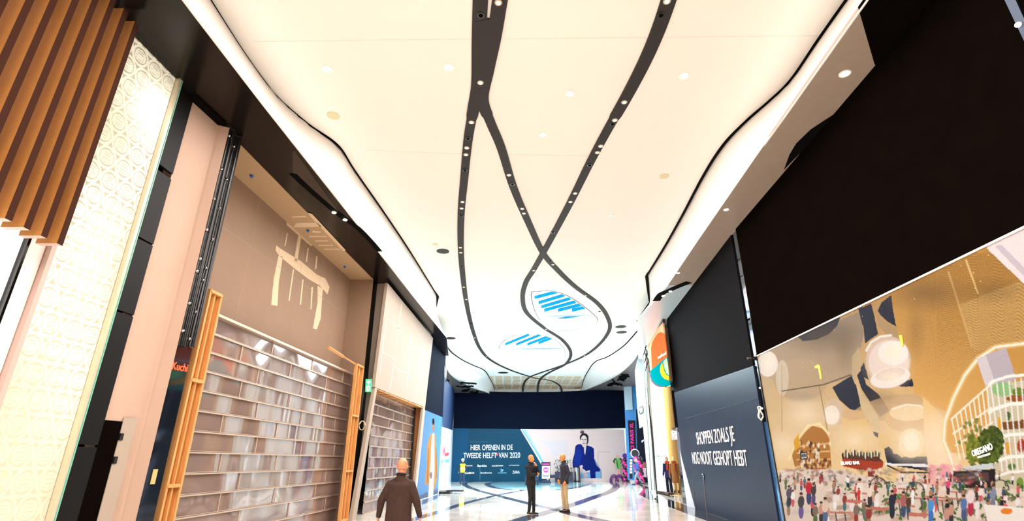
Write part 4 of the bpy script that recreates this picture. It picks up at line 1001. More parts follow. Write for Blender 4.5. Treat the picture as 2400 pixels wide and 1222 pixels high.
FP.poly([(1085, 800), (1182, 790), (1182, 828), (1095, 832)], (120, 74, 34)); FP.poly([(1070, 780), (1084, 780), (1086, 830), (1072, 830)], (232, 160, 30)); FP.ell((1115, 775), 10, 20, (70, 100, 50)); FP.ell((1170, 900), 18, 30, (170, 60, 40)); FP.poly([(1100, 890), (1128, 886), (1130, 935), (1104, 938)], (220, 160, 60)); FP.ell((1130, 990), 18, 14, (90, 120, 50)); FP.ell((1165, 1060), 16, 24, (120, 150, 60))
LN = (252, 244, 220)
FP.line([(872, 788), (1030, 648)], 5, LN); FP.line([(880, 850), (1040, 740)], 5, LN); FP.line([(890, 900), (1050, 800)], 3, LN)
for k in range(9): t = k / 8; FP.line([(874 + 150 * t, 788 - 135 * t), (910 + 140 * t, 960 - 60 * t)], 3, LN)
for k in range(7): FP.line([(1040 + k * 26, 640 - k * 5), (1090 + k * 22, 1010)], 3, (248, 246, 236))
for k in range(26): FP.ell((905 + rng.random() * 110, 800 + rng.random() * 110 - k), 7, 9, (96 + int(50 * rng.random()), 130, 56), .9)
for k in range(420):
    a = rng.random() * 6.28; r = rng.random() ** .5; gcol = int(rng.random() * 60)
    FP.ell((1036 + 56 * r * math.cos(a) - 10 * math.sin(a), 905 + 84 * r * math.sin(a)), 9, 7, (46 + gcol, 62 + gcol, 22 + gcol // 3), 1, rng.random() * 180)
for k in range(160):
    a = rng.random() * 6.28; r = rng.random() ** .5; gcol = int(rng.random() * 60)
    FP.ell((965 + 28 * r * math.cos(a), 920 + 70 * r * math.sin(a)), 8, 6, (86 + gcol, 96 + gcol, 30 + gcol // 3), 1, rng.random() * 180)
# small eateries on the far side of the picture
FP.poly([(190, 930), (230, 860), (280, 815), (330, 830), (352, 870), (362, 995), (290, 1010), (205, 990)], (176, 118, 50)); FP.line([(180, 960), (215, 880), (262, 815), (310, 808), (350, 850)], 6, (250, 228, 170), .8, 4)
for k in range(4): FP.line([(215, 905 + k * 28), (358, 890 + k * 34)], 4, (226, 178, 110))
for k in range(70): FP.ell((225 + rng.random() * 130, 885 + rng.random() * 110), 5, 9, ((70, 40, 30), (230, 200, 150), (120, 60, 40), (240, 226, 200))[k % 4], .85)
FP.poly([(226, 930), (258, 926), (260, 958), (230, 962)], (30, 24, 22)); FP.poly([(230, 935), (254, 931), (256, 953), (234, 957)], (220, 214, 206)); FP.poly([(200, 880), (222, 850), (226, 905), (206, 925)], (222, 164, 30))
FP.poly([(404, 935), (480, 938), (560, 950), (584, 972), (580, 992), (540, 1008), (470, 1002), (412, 988)], (168, 62, 34)); FP.poly([(404, 935), (560, 948), (582, 968), (520, 966), (408, 955)], (96, 50, 36)); FP.poly([(515, 1008), (548, 1006), (540, 1048), (520, 1060)], (126, 52, 30))
for k in range(26): FP.ell((410 + k * 6.4, 928 + rng.random() * 18), 3.5, 14, ((40, 40, 30), (210, 180, 130), (60, 80, 40), (230, 220, 210))[k % 4])
FP.poly([(590, 975), (775, 980), (775, 992), (590, 985)], (238, 236, 236)); FP.line([(600, 985), (660, 1015), (780, 1015)], 5, (50, 44, 44))
FP.poly([(640, 1020), (780, 1020), (780, 1060), (640, 1060)], (236, 214, 180))
for k in range(130): FP.ell((775 + rng.random() * 140, 985 + rng.random() * 80), 12, 10, (236, 130 + int(rng.random() * 70), 170), .5)
FP.poly([(880, 1010), (1060, 1000), (1060, 1110), (880, 1120)], (44, 32, 32)); FP.poly([(890, 1020), (1030, 1016), (1034, 1050), (894, 1056)], (84, 66, 66)); FP.poly([(925, 990), (1050, 975), (1052, 998), (928, 1008)], (206, 214, 210))
# crowd, tables and planting on the printed floor
fl = FP.poly([(110, 1010), (360, 1000), (600, 1050), (900, 1080), (1400, 1090), (1400, 1500), (100, 1500)], (226, 208, 190))
pal = [(60, 50, 50), (150, 60, 50), (236, 226, 220), (60, 80, 110), (90, 110, 60), (200, 150, 130), (30, 34, 40), (170, 130, 100), (240, 240, 236), (70, 120, 130), (210, 90, 100), (130, 110, 96)]
for k in range(260):
    yy = 1000 + rng.random() * 70; xx = 120 + rng.random() * 900; FP.ell((xx, yy), 4 + rng.random() * 16, 3 + rng.random() * 9, pal[int(rng.random() * 12)], .5, rng.random() * 40 - 20, .6)
for k in range(60):
    yy = 1060 + rng.random() * 160; xx = 120 + rng.random() * 1000; FP.ell((xx, yy), 20 + rng.random() * 50, 5 + rng.random() * 12, ((236, 224, 210), (190, 160, 140), (206, 196, 190), (150, 120, 104))[k % 4], .7, -8, .4)
for k in range(60):
    xx = 380 + rng.random() * 780; yy = 1050 + rng.random() * 160
    for j in range(7): FP.ell((xx + rng.random() * 26, yy + rng.random() * 26), 7, 4, (44 + int(rng.random() * 50), 80 + int(rng.random() * 50), 40), .9, rng.random() * 180)
for k in range(14):
    xx = 370 + rng.random() * 600; yy = 1080 + rng.random() * 110; FP.line([(xx, yy), (xx + 8, yy + 60)], 3, (70, 60, 56)); FP.line([(xx - 22, yy), (xx + 34, yy + 4)], 5, (186, 118, 98))
def pers(x, y, h, top, bot, skin=(214, 160, 130), hair=(50, 34, 28)):
    FP.ell((x, y + h * .75), h * .10, h * .28, bot); FP.ell((x, y + h * .36), h * .13, h * .24, top, 1, 4); FP.ell((x, y + h * .08), h * .065, h * .085, skin); FP.ell((x, y + h * .045), h * .068, h * .055, hair)
for k in range(95):
    yy = 1010 + (k / 95) ** 1.4 * 150; pers(125 + rng.random() * 1040, yy, 34 + (yy - 1000) * .42, pal[int(rng.random() * 12)], pal[int(rng.random() * 12)])
for a in ((265, 1040, 110, (196, 30, 50), (60, 70, 110)), (232, 1100, 110, (70, 66, 64), (110, 90, 150)), (285, 1060, 90, (70, 56, 60), (90, 80, 120)), (482, 1040, 120, (236, 226, 214), (240, 228, 210)), (478, 1080, 60, (214, 50, 34), (214, 50, 34)), (525, 1060, 100, (240, 220, 200), (60, 50, 50)),
          (620, 1090, 120, (40, 44, 60), (40, 44, 60)), (668, 1095, 110, (170, 100, 100), (60, 80, 110)), (690, 1110, 90, (90, 60, 40), (60, 80, 100)), (785, 1115, 110, (80, 150, 210), (60, 120, 190)), (955, 1070, 130, (236, 216, 214), (180, 50, 80)), (925, 1110, 110, (90, 120, 170), (70, 90, 130)), (1050, 1065, 110, (130, 140, 160), (120, 124, 140)), (860, 1040, 70, (214, 70, 120), (60, 50, 50)), (335, 1120, 110, (226, 200, 180), (90, 110, 140)), (180, 1070, 90, (90, 84, 100), (60, 56, 66))):
    pers(*a)
for q in ([(430, 1130), (500, 1135), (480, 1148), (420, 1142)], [(530, 1160), (610, 1166), (590, 1182), (530, 1174)], [(690, 1185), (780, 1190), (765, 1206), (690, 1200)]): FP.poly(q, (196, 120, 100))
for c_ in ((560, 1080), (720, 1100), (1080, 1090)):
    for r_ in (0,): FP.line([(c_[0] + 38 * math.cos(t / 10 * math.pi), c_[1] - 44 * math.sin(t / 10 * math.pi)) for t in range(11)], 3, (70, 60, 60))
FP.poly([(1010, 1150), (1400, 1190), (1400, 1400), (1040, 1300)], (240, 232, 220)); FP.ell((1108, 1180), 26, 14, (226, 130, 40)); 
FP.put((rng.random(FP.x.shape) < .00022).astype(float) * (Y < 1000), (255, 250, 230))
FP.c *= np.array((.50, .52, .57)); nz = 1 + .10 * (rng.random(FP.x.shape)[..., None] - .5); FP.c = np.clip(FP.c * nz, 0, 1)
FP.build('printed_picture', print_mat('food_hall_print', .5, .04), lh)
z7 = lambda q: (1750 + q[0] / 1.8185, 550 + q[1] / 1.8185)
def pt_txt(s, a, b, t, m=TEXTW, bold=.02): text_on('lettering', s, m, lh, PR, z7(a), z7(b), z7(t), off=.012, bold=bold, th=.008)
pt_txt('OREGANO', (966, 948), (1052, 915), (960, 922)); pt_txt('VEGETARIAN', (986, 956), (1040, 940), (985, 947), bold=.01)
pt_txt('ISLAND BAR', (405, 982), (484, 980), (405, 968)); pt_txt('PIZZA', (233, 950), (254, 946), (232, 938), GLOSSBLK)
slab('yellow_mark', PR, [z7(q) for q in ((288, 563), (304, 554), (312, 560), (320, 615), (314, 618), (304, 570), (292, 570))], .003, mat('yellow_tape', (236, 206, 50), .5), lh, off=.012)
slab('yellow_mark', PR, [z7(q) for q in ((648, 430), (662, 428), (668, 475), (660, 478))], .003, MATS['yellow_tape'], lh, off=.012)

# mirror pillar between the two hoardings
mpil = empty('mirror_pillar', PR2.pt(1830, 1222), 'slim dark mirror pillar between the food hall print and the slate hoarding', 'pillar')
q = lambda *a: [(1690 + x / 1.742, 520 + y / 1.742) for x, y in a]
edgeL = q((38, 50), (125, 590), (165, 800), (235, 1222), (290, 1560)); edgeR = q((63, 32), (152, 590), (207, 820), (268, 1222), (325, 1560))
nm = [MIRR, mat('blue_reflection', (90, 150, 210), .1, metal=.7)]  # blue of the lower panel stands for the hall it reflects
def lerp2(L, t):
    ys = L[0][1] + (L[-1][1] - L[0][1]) * t
    for a, b in zip(L, L[1:]):
        if a[1] <= ys <= b[1] + 1e-6: k = (ys - a[1]) / (b[1] - a[1]); return (a[0] + (b[0] - a[0]) * k, ys)
segs = [(0, .075), (.077, .12), (.122, .235), (.24, .365)]
for a, b in segs: slab('mirror_panel', PR2, [lerp2(edgeL, a), lerp2(edgeR, a), lerp2(edgeR, b), lerp2(edgeL, b)], .05, MIRR, mpil, off=-.03)
slab('black_panel', PR2, [lerp2(edgeL, .37), lerp2(edgeR, .37), lerp2(edgeR, .51), lerp2(edgeL, .51)], .05, DGLASS, mpil, off=-.03)
slab('lower_mirror', PR2, [lerp2(edgeL, .51), lerp2(edgeR, .51), lerp2(edgeR, 1), lerp2(edgeL, 1)], .05, nm[1], mpil, off=-.03)
bm = bmesh.new(); c = PR2.pt(1765, 841, .06); ball(bm, c, (.16, .1, .05), 12); obj('dome_lamp', bm, GLOSSBLK, mpil)
bm = bmesh.new()
for p in ((1781, 910), (1786, 958)): c = PR2.pt(*p, .02); ball(bm, c, .022, 8)
obj('small_lamp', bm, mat('tiny_lamp', (255, 246, 230), .5, emit=3), mpil)
bm = bmesh.new(); c = PR2.pt(1782, 970, .08)
tube(bm, [c + Vector((-.02 * math.sin(a), math.sin(a / 4) * .11 * (1 - a * .008), math.cos(a / 4) * .16)) for a in range(60)] , .014, 6); obj('cable_coil', bm, mat('white_cable', (220, 214, 200), .5), mpil)
for side, xs in ((0, (2343, 2364)),):
    up = empty('mirror_pillar', PR.at(uR, 0), 'grey mirror strip with a small lamp in the top corner of the black wall', 'pillar')
    slab('mirror_panel', PR, [(2335, -40), (2362, -40), (2462, 180), (2440, 180)], .04, MIRR, up, off=.02)
    bm = bmesh.new(); c = PR.pt(2386, 58, .04); ball(bm, c, .03, 10); obj('small_lamp', bm, MATS['tiny_lamp'], up)

# slate hoarding with the shopping slogan
sh = empty('slogan_hoarding', PR2.pt(1690, 1213), 'slate blue hoarding with white two-line shopping slogan under black boards', 'hoarding')
slab('upper_board', PR2, [(1561, 728), (1713, 549), (1765, 857), (1580, 920)], .12, mat('charcoal_board', (15, 13, 16), .8, noise=.2, nscale=3, spec=.03), sh)
lowq = [(1580, 921), (1765, 858), (1788, 1000), (1824, 1222), (1836, 1300), (1696, 1216.5), (1656, 1203), (1629, 1193.5), (1610, 1187), (1592, 1020)]
slab('lower_board', PR2, lowq, .12, mat('slate_gloss_board', (34, 41, 60), .35, noise=.12, nscale=2, spec=.1), sh, off=.01)
slab('white_wedge', PR2, [(1593, 1057), (1629, 1193), (1610, 1187)], .005, mat('wedge_white', (214, 212, 222), .5), sh, off=.018)
for s_, a, b, t in (('SHOPPEN ZOALS JE', (1634.5, 1043), (1723, 1034.5), (1631, 1013.5)), ('NOG NOOIT GESHOPT HEBT', (1624.5, 1088), (1754, 1093.5), (1622, 1059))):
    text_on('lettering', s_, TEXTW, sh, PR2, a, b, t, off=.02, bold=.0)
slab('door_line', PR2, [(1647.5, 1115), (1648.7, 1115), (1656.8, 1202.5), (1655, 1202)], .004, mat('brown_line', (96, 70, 56), .5), sh, off=.018)
slab('door_line', PR2, [(1623, 1125), (1623.8, 1125), (1629.6, 1190), (1628.6, 1190)], .004, MATS['brown_line'], sh, off=.018)
slab('board_joint', PR2, [(1605, 981.5), (1775, 934), (1775, 935), (1605, 982.5)], .003, mat('joint_dark', (30, 34, 48), .5), sh, off=.018)
bm = bmesh.new(); c = PR2.pt(1648, 1113, .06); tube(bm, [c + Vector((0, .1, .0)), c, c + Vector((0, -.0, -.08))], .02, 8); box(bm, PR2.pt(1648.5, 1118, .03), (.02, .05, .2)); obj('door_handle', bm, STEEL, sh)

# shop portal beyond
PS = Plane((7.54, 29.38), (.13, 1))
def zp(p): return PS.pt(*p)
bpil = empty('black_pillar', PR2.pt(1605, 1184, -.3), 'glossy black pillar between the slate hoarding and the mannequins', 'pillar')
slab('mirror_top', PR2, [(1552, 741), (1562, 728), (1581, 921), (1573, 915)], .1, MIRR, bpil, off=-.15)
slab('shaft', PR2, [(1573, 913), (1582, 921), (1612, 1190), (1601, 1185)], .1, DGLASS, bpil, off=-.15)
po = empty('shop_portal', PS.pt(1540, 1161), 'tall white shop portal with round-ended orange and teal sign above', 'shop front')
slab('white_wall', PS, [(1508, 793), (1553, 741), (1572, 905), (1600, 1180), (1539, 1162), (1523, 980)], .1, mat('portal_white', (226, 216, 208), .9, spec=0), po, off=-1.6)
slab('black_underside', PS, [(1552, 740), (1553.5, 757), (1516, 796), (1508, 792)], .1, mat('brown_black', (46, 34, 30), .4), po, off=.02)
slab('peach_panel', PS, [(1553, 756), (1516.5, 796), (1518, 808), (1524, 872), (1533, 890), (1570, 898)], .06, mat('peach', (246, 192, 150), .9, spec=0), po, off=.02)
slab('orange_shape', PS, [(1528, 866), (1526.5, 838), (1526, 815), (1529, 803), (1535, 791.5), (1541, 783), (1547, 779.5), (1552, 781), (1557.5, 788), (1560, 805), (1563.5, 838)], .03, mat('sign_orange', (240, 98, 52), .9, spec=0), po, off=.06)
slab('teal_shape', PS, [(1524, 870), (1563.5, 836), (1566, 860), (1570, 904), (1560, 906.5), (1548, 905), (1540, 902), (1532, 896), (1526, 886)], .03, mat('sign_teal', (0, 130, 136), .9, spec=0), po, off=.06)
slab('sign_edge', PS, [(1524, 870), (1526, 886), (1532, 896), (1540, 902), (1548, 905), (1560, 906.5), (1560, 908.5), (1546, 908), (1536, 904), (1527, 895), (1523.3, 880)], .05, mat('plum_edge', (110, 84, 100), .9, spec=0), po, off=.055)
slab('yellow_shape', PS, [(1551, 851), (1547, 861), (1547, 872), (1551, 882), (1558, 889), (1568, 892), (1567.5, 883), (1561, 879), (1556, 870), (1554, 860)], .02, mat('sign_yellow', (248, 178, 40), .9, spec=0), po, off=.08)
slab('green_shape', PS, [(1554, 849), (1562, 840), (1564.5, 852), (1567.5, 880), (1562, 875), (1558, 865)], .02, mat('sign_green', (160, 222, 150), .9, spec=0), po, off=.085)
text_on('sign_lettering', 'seafood', TEXTW, po, PS, (1542, 842), (1562, 831), (1542, 834), off=.1, bold=.02)
slab('tan_pier', PS, [(1553, 907), (1569, 906), (1599, 1182), (1583, 1168), (1566, 1060)], .08, mat('tan_wall', (190, 146, 88), .9, spec=0), po, off=-1.3)
slab('glass_line', PS, [(1512, 860), (1513.2, 860), (1539.5, 1162), (1537.8, 1162)], .05, GLOSSBLK, po, off=.03)
slab('stone_edge', PS, [(1505, 822), (1512, 800), (1538, 1162), (1524, 1150), (1514, 994)], .08, mat('cream_stone', (196, 186, 172), .7), po, off=0)
for x0 in (0, 6): slab('stone_joint', PS, [(1506 + x0, 830), (1506.8 + x0, 830), (1527 + x0 * 1.3, 1150), (1526 + x0 * 1.3, 1150)], .03, mat('joint_green', (110, 130, 120), .5), po, off=.03)
slab('display_plinth', PS, [(1539, 1151), (1566, 1156), (1566, 1160), (1540, 1158)], .3, mat('dark_red_edge', (70, 30, 34), .4), po, off=-.3)
slab('lit_box', PS, [(1530, 1074), (1560, 1072), (1566, 1130), (1536, 1134)], .05, mat('lit_shop', (255, 250, 250), .4, emit=.6), po, off=-.7)
text_on('shop_lettering', 'claudia', mat('letter_green', (70, 150, 110), .5), po, PS, (1530, 1073), (1546, 1072), (1530, 1067), off=-.55, bold=.01)
text_on('shop_lettering', 'strater', mat('letter_pink', (226, 110, 150), .5), po, PS, (1548, 1072), (1566, 1071), (1548, 1067), off=-.55, bold=.01)
bm = bmesh.new()
for x0, y0 in ((1511, 800), (1512, 820), (1515, 810)):
    a = PS.pt(x0, y0, .12)
    for k in range(5): tube(bm, [a + Vector((0, .0, -k * .22)), a + Vector((-.15 + .1 * (k % 2), -.2, -k * .22 - .3))], .02, 5)
obj('lighting_truss', bm, GAP, po)
# hanging sign
hs = empty('hanging_sign', PR2.pt(1580, 1020, .2), 'small white hanging sign with red symbols on the black pillar', 'sign')
slab('panel', PR2, [(1573, 1010), (1583, 1011), (1584.5, 1031), (1575, 1031)], .05, mat('sign_white', (240, 240, 244), .4, emit=.3), hs, off=.4)
for q_ in ([(1576, 1028), (1577, 1026), (1580, 1026), (1581, 1028)], [(1579, 1021), (1582.5, 1021), (1582.5, 1023), (1579, 1023)], [(1577, 1013), (1579, 1013), (1579, 1016), (1577, 1016)]): slab('red_symbol', PR2, q_, .004, mat('sign_red', (206, 20, 50), .5), hs, off=.41)
bm = bmesh.new(); tube(bm, [PR2.pt(1576, 1009, .38), PR2.pt(1578, 1004, .3), PR2.pt(1588, 1003, .02)], .02, 6); obj('bracket', bm, STEEL, hs)
slab('clamp', PR2, [(1583, 1003), (1588, 1003), (1588, 1013), (1584, 1013)], .06, STEEL, hs, off=.05)
# end shops
PE2 = Plane((10.6, 49.0), (Vector((9.5, 42)) - Vector((10.9, 50))))
PF3 = Plane((9.9, 47.8), (1, 0))
bw = empty('blue_end_wall', PF3.pt(1475, 1127), 'blue and pale grey wall bay behind the magenta lettered banner', 'wall bay')
slab('wall', PF3, [(1462, 905), (1480, 895), (1496, 880), (1500, 1000), (1512, 1128), (1472, 1126)], .1, mat('bright_blue_wall', (76, 146, 214), .5), bw, off=.1)
slab('pale_box', PF3, [(1462, 908), (1480, 903), (1483, 961), (1466, 962)], .1, mat('pale_blue_box', (196, 216, 230), .5), bw, off=.3)
bn = empty('vertical_banner', PF3.pt(1482, 1060), 'black vertical shop banner with magenta lettering at the far right corner', 'banner')
slab('panel', PF3, [(1471.5, 986), (1488, 986), (1490.5, 1062), (1475.5, 1062)], .06, mat('banner_black', (24, 10, 24), .5), bn, off=.2)
def vert_text(s, P, b0, b1, top, m, par, off):
    """lettering running upward: baseline from b0 (bottom) to b1 (top), cap height towards 'top'"""
    p0, p1, pt = P.pt(*b0, off), P.pt(*b1, off), P.pt(*top, off)
    return text_mesh('lettering', s, m, par, p0, p1, pt, P.n, .02, .01)
vert_text('ICI PARIS', PF3, (1486.5, 1060), (1484, 1008), (1478.5, 1060), MAGENTA, bn, .23)
vert_text('XL', PF3, (1484, 1004), (1483.5, 992), (1476.5, 1004), MAGENTA, bn, .23)
PG = Plane((8.6, 34.0), (1, 0))
cn = empty('white_canopy', PG.pt(1508, 1000), 'white angular hanging panel of the shop beside the dark entrance', 'canopy')
slab('panel', PG, [(1490, 869), (1494, 850), (1500, 828), (1506, 822), (1514, 994), (1509, 999), (1508, 1000), (1501, 1004), (1496, 960)], .25, mat('canopy_white', (196, 212, 224), .7), cn)
slab('logo_plate', PG, [(1498, 957), (1505, 952.5), (1508, 955), (1508.5, 966), (1502, 972.5), (1499, 969)], .04, mat('plate_black', (30, 30, 34), .5), cn, off=.05)
slab('logo_face', PG, [(1498, 958.5), (1505, 954), (1506.5, 956), (1507, 965), (1501.5, 970.5)], .04, MATS['canopy_white'], cn, off=.08)
en = empty('shop_entrance', PG.pt(1512, 1135), 'dark shop entrance behind the walking man in blue', 'shop front')
slab('dark_glass', PF3, [(1491, 960), (1500, 955), (1507, 1000), (1519, 1133), (1500, 1131), (1494, 1060)], .1, mat('blue_black_glass', (16, 22, 40), .15), en, off=1.6)
slab('white_post', PG, [(1509, 998), (1515, 994), (1528, 1150), (1521, 1146)], .08, mat('post_white', (190, 204, 212), .7), en, off=.1)
slab('lamp_head', PG, [(1504, 1034), (1509, 1031), (1509, 1034), (1505, 1038)], .08, MATS['post_white'], en, off=.4)
slab('beauty_poster', PF3, [(1505, 1084), (1513.5, 1084), (1514, 1098), (1506, 1098)], .04, mat('poster_brown', (150, 90, 80), .5), en, off=2.6)
slab('beauty_poster', PF3, [(1506, 1098), (1514, 1098), (1516, 1120), (1508, 1118)], .04, mat('poster_pale', (226, 200, 214), .5), en, off=2.6)
# brochure stand
bs = empty('brochure_stand', onfloor(1479, 1124), 'black brochure stand with white leaflets between the balloon columns', 'stand')
slab('board', PF3, [(1475, 1075), (1482.5, 1075), (1482.5, 1123), (1476, 1123)], .08, GLOSSBLK, bs, off=2.0)
for k in range(5): slab('leaflet', PF3, [(1475.8, 1077 + k * 7), (1481.8, 1077 + k * 7), (1481.8, 1082.5 + k * 7), (1475.9, 1082.5 + k * 7)], .01, MATS['poster_white'], bs, off=2.03)
# balloon columns
BPK = mat('pink_balloon', (236, 40, 140), .25, coat=.5); BBK = mat('black_balloon', (26, 10, 28), .25, coat=.5)
def balloons(px, py, h, r, lab, disc, dr, dcol):
    c = g0(px, py); e = empty('balloon_column', c, lab, 'balloon column', 'pink and black balloon columns')
    bm = bmesh.new(); cyl(bm, c, c + Vector((0, 0, h)), .03); cyl(bm, c, c + Vector((0, 0, .03)), .25); obj('pole', bm, GLOSSBLK, e)
    z = r; k = 0
    while z < h:
        for j in range(4):
            a = j * math.pi / 2 + k * .6; bm = bmesh.new(); ball(bm, c + Vector((math.cos(a) * r * .95, math.sin(a) * r * .95, z)), r, 12)
            obj('balloon', bm, BPK if (j + k) % 2 == 0 else BBK, e, True)
        z += r * 1.35; k += 1
    d = c + Vector((disc, 0, h + dr * .9)); bm = bmesh.new(); cyl(bm, d, d + Vector((0, -.1, 0)), dr, seg=28); obj('disc', bm, mat('disc_rim', (214, 206, 226), .4), e)
    bm = bmesh.new(); cyl(bm, d + Vector((0, -.09, 0)), d + Vector((0, -.13, 0)), dr * .82, seg=28); obj('disc_face', bm, dcol, e)
balloons(1469.5, 49.2, 1.85, .17, 'pink and black balloon column with purple disc, standing beside the pale pink poster', -.05, .27, mat('disc_purple', (84, 40, 120), .4))
balloons(1499, 43.2, 1.9, .2, 'pink and black balloon column behind the walking man in blue', -.2, .34, mat('disc_black', (24, 22, 28), .4))
bm = bmesh.new()
# standee figure
c = g0(1446, 49.5); sf = empty('standee', c, 'cut-out standee of a woman in green dress before the pale pink poster', 'standee'); PD = Plane((c.x, c.y), (1, 0))
zs = lambda q: (1420 + q[0] / 6.11, 980 + q[1] / 6.11)
slab('dress', PD, [zs(q) for q in ((140, 575), (165, 580), (190, 575), (205, 600), (200, 640), (208, 730), (190, 735), (160, 735), (145, 650), (135, 610))], .06, mat('green_dress', (90, 170, 70), .5), sf)
slab('arm', PD, [zs(q) for q in ((130, 578), (145, 580), (122, 630), (140, 655), (125, 655), (100, 625))], .06, GLOSSBLK, sf); slab('arm', PD, [zs(q) for q in ((195, 572), (212, 578), (248, 620), (215, 655), (208, 645), (228, 620), (200, 600))], .06, GLOSSBLK, sf)
slab('trim', PD, [zs(q) for q in ((150, 585), (156, 585), (168, 660), (178, 730), (172, 730), (158, 660))], .07, GLOSSBLK, sf, off=.01)
slab('legs', PD, [zs(q) for q in ((172, 735), (206, 735), (206, 800), (200, 862), (192, 862), (190, 770), (186, 862), (178, 862), (172, 790))], .06, mat('standee_skin', (220, 150, 140), .5), sf)
bm = bmesh.new(); ball(bm, PD.pt(*zs((165, 548))), (.1, .05, .14), 12); obj('head', bm, MATS['standee_skin'], sf, True)
bm = bmesh.new()
for k in range(3):
    for s_ in (-1, 1):
        r_ = .32 + k * .11; tube(bm, [c + Vector((s_ * .24 + math.cos(t / 8 * math.pi) * r_ * .7, -.1 + k * .05, math.sin(t / 8 * math.pi) * r_)) for t in range(9)], .05, 6)
obj('arched_base', bm, mat('purple_tube', (96, 30, 100), .4), sf)

# ================================================================== PEOPLE
def fuse(name, build, vox, m, parent, smooth=4):
    bm = bmesh.new(); build(bm); me = bpy.data.meshes.new('tmp'); bm.to_mesh(me); bm.free()
    o = bpy.data.objects.new('tmp', me); C.objects.link(o)
    r = o.modifiers.new('r', 'REMESH'); r.mode = 'VOXEL'; r.voxel_size = vox; r.use_smooth_shade = True
    s_ = o.modifiers.new('s', 'SMOOTH'); s_.factor = .6; s_.iterations = smooth
    dg = bpy.context.evaluated_depsgraph_get(); dg.update()
    me2 = bpy.data.meshes.new_from_object(o.evaluated_get(dg)); bpy.data.objects.remove(o)
    for p in me2.polygons: p.use_smooth = True
    me2.materials.clear()
    o2 = link(name, me2, m); o2.parent = parent      # built in the figure's own frame
    return o2
def cap(bm, A, B, ra, rb, seg=14):
    A, B = Vector(A), Vector(B); cyl(bm, A, B, ra, rb, seg=seg); ball(bm, A, ra, seg); ball(bm, B, rb, seg)
def ecap(bm, A, B, ra, rb, n=9):
    """row of ellipsoids from A to B with radii (x,y,z) ra..rb"""
    A, B = Vector(A), Vector(B)
    for i in range(n):
        t = i / (n - 1); ball(bm, A.lerp(B, t), tuple(ra[k] * (1 - t) + rb[k] * t for k in range(3)), 16)
SKIN = mat('skin', (214, 142, 104), .5, noise=.08, nscale=20)
def hand(bm, W, d, up, curl=.5, s=1.0):
    """palm from wrist W along d; up = back-of-hand direction; five fingers"""
    d = Vector(d).normalized(); up = Vector(up); up = (up - d * up.dot(d)).normalized(); side = d.cross(up)
    W = Vector(W)
    for k in range(4):
        o_ = side * (k - 1.5) * .019 * s; cap(bm, W + o_ * .6, W + d * .085 * s + o_, .014 * s, .0125 * s, 8)
        L = (.062, .072, .068, .052)[k] * s; p = W + d * .085 * s + o_; v = d.copy()
        for j in range(3):
            v = (v * math.cos(curl * .55) - up * math.sin(curl * .55)).normalized(); up2 = up
            q_ = p + v * L * (.45, .32, .23)[j]; cap(bm, p, q_, (.0095 - .0008 * j) * s, (.0088 - .0008 * j) * s, 8); p = q_
    p = W + d * .02 * s + side * -.022 * s; q_ = p + (d * .6 - side * .75 - up * .2).normalized() * .045 * s; cap(bm, p, q_, .012 * s, .0105 * s, 8); r_ = q_ + (d * .9 - side * .3 - up * .35).normalized() * .034 * s; cap(bm, q_, r_, .0105 * s, .009 * s, 8)
def rotv(c, M, v): return c + M @ Vector(v)
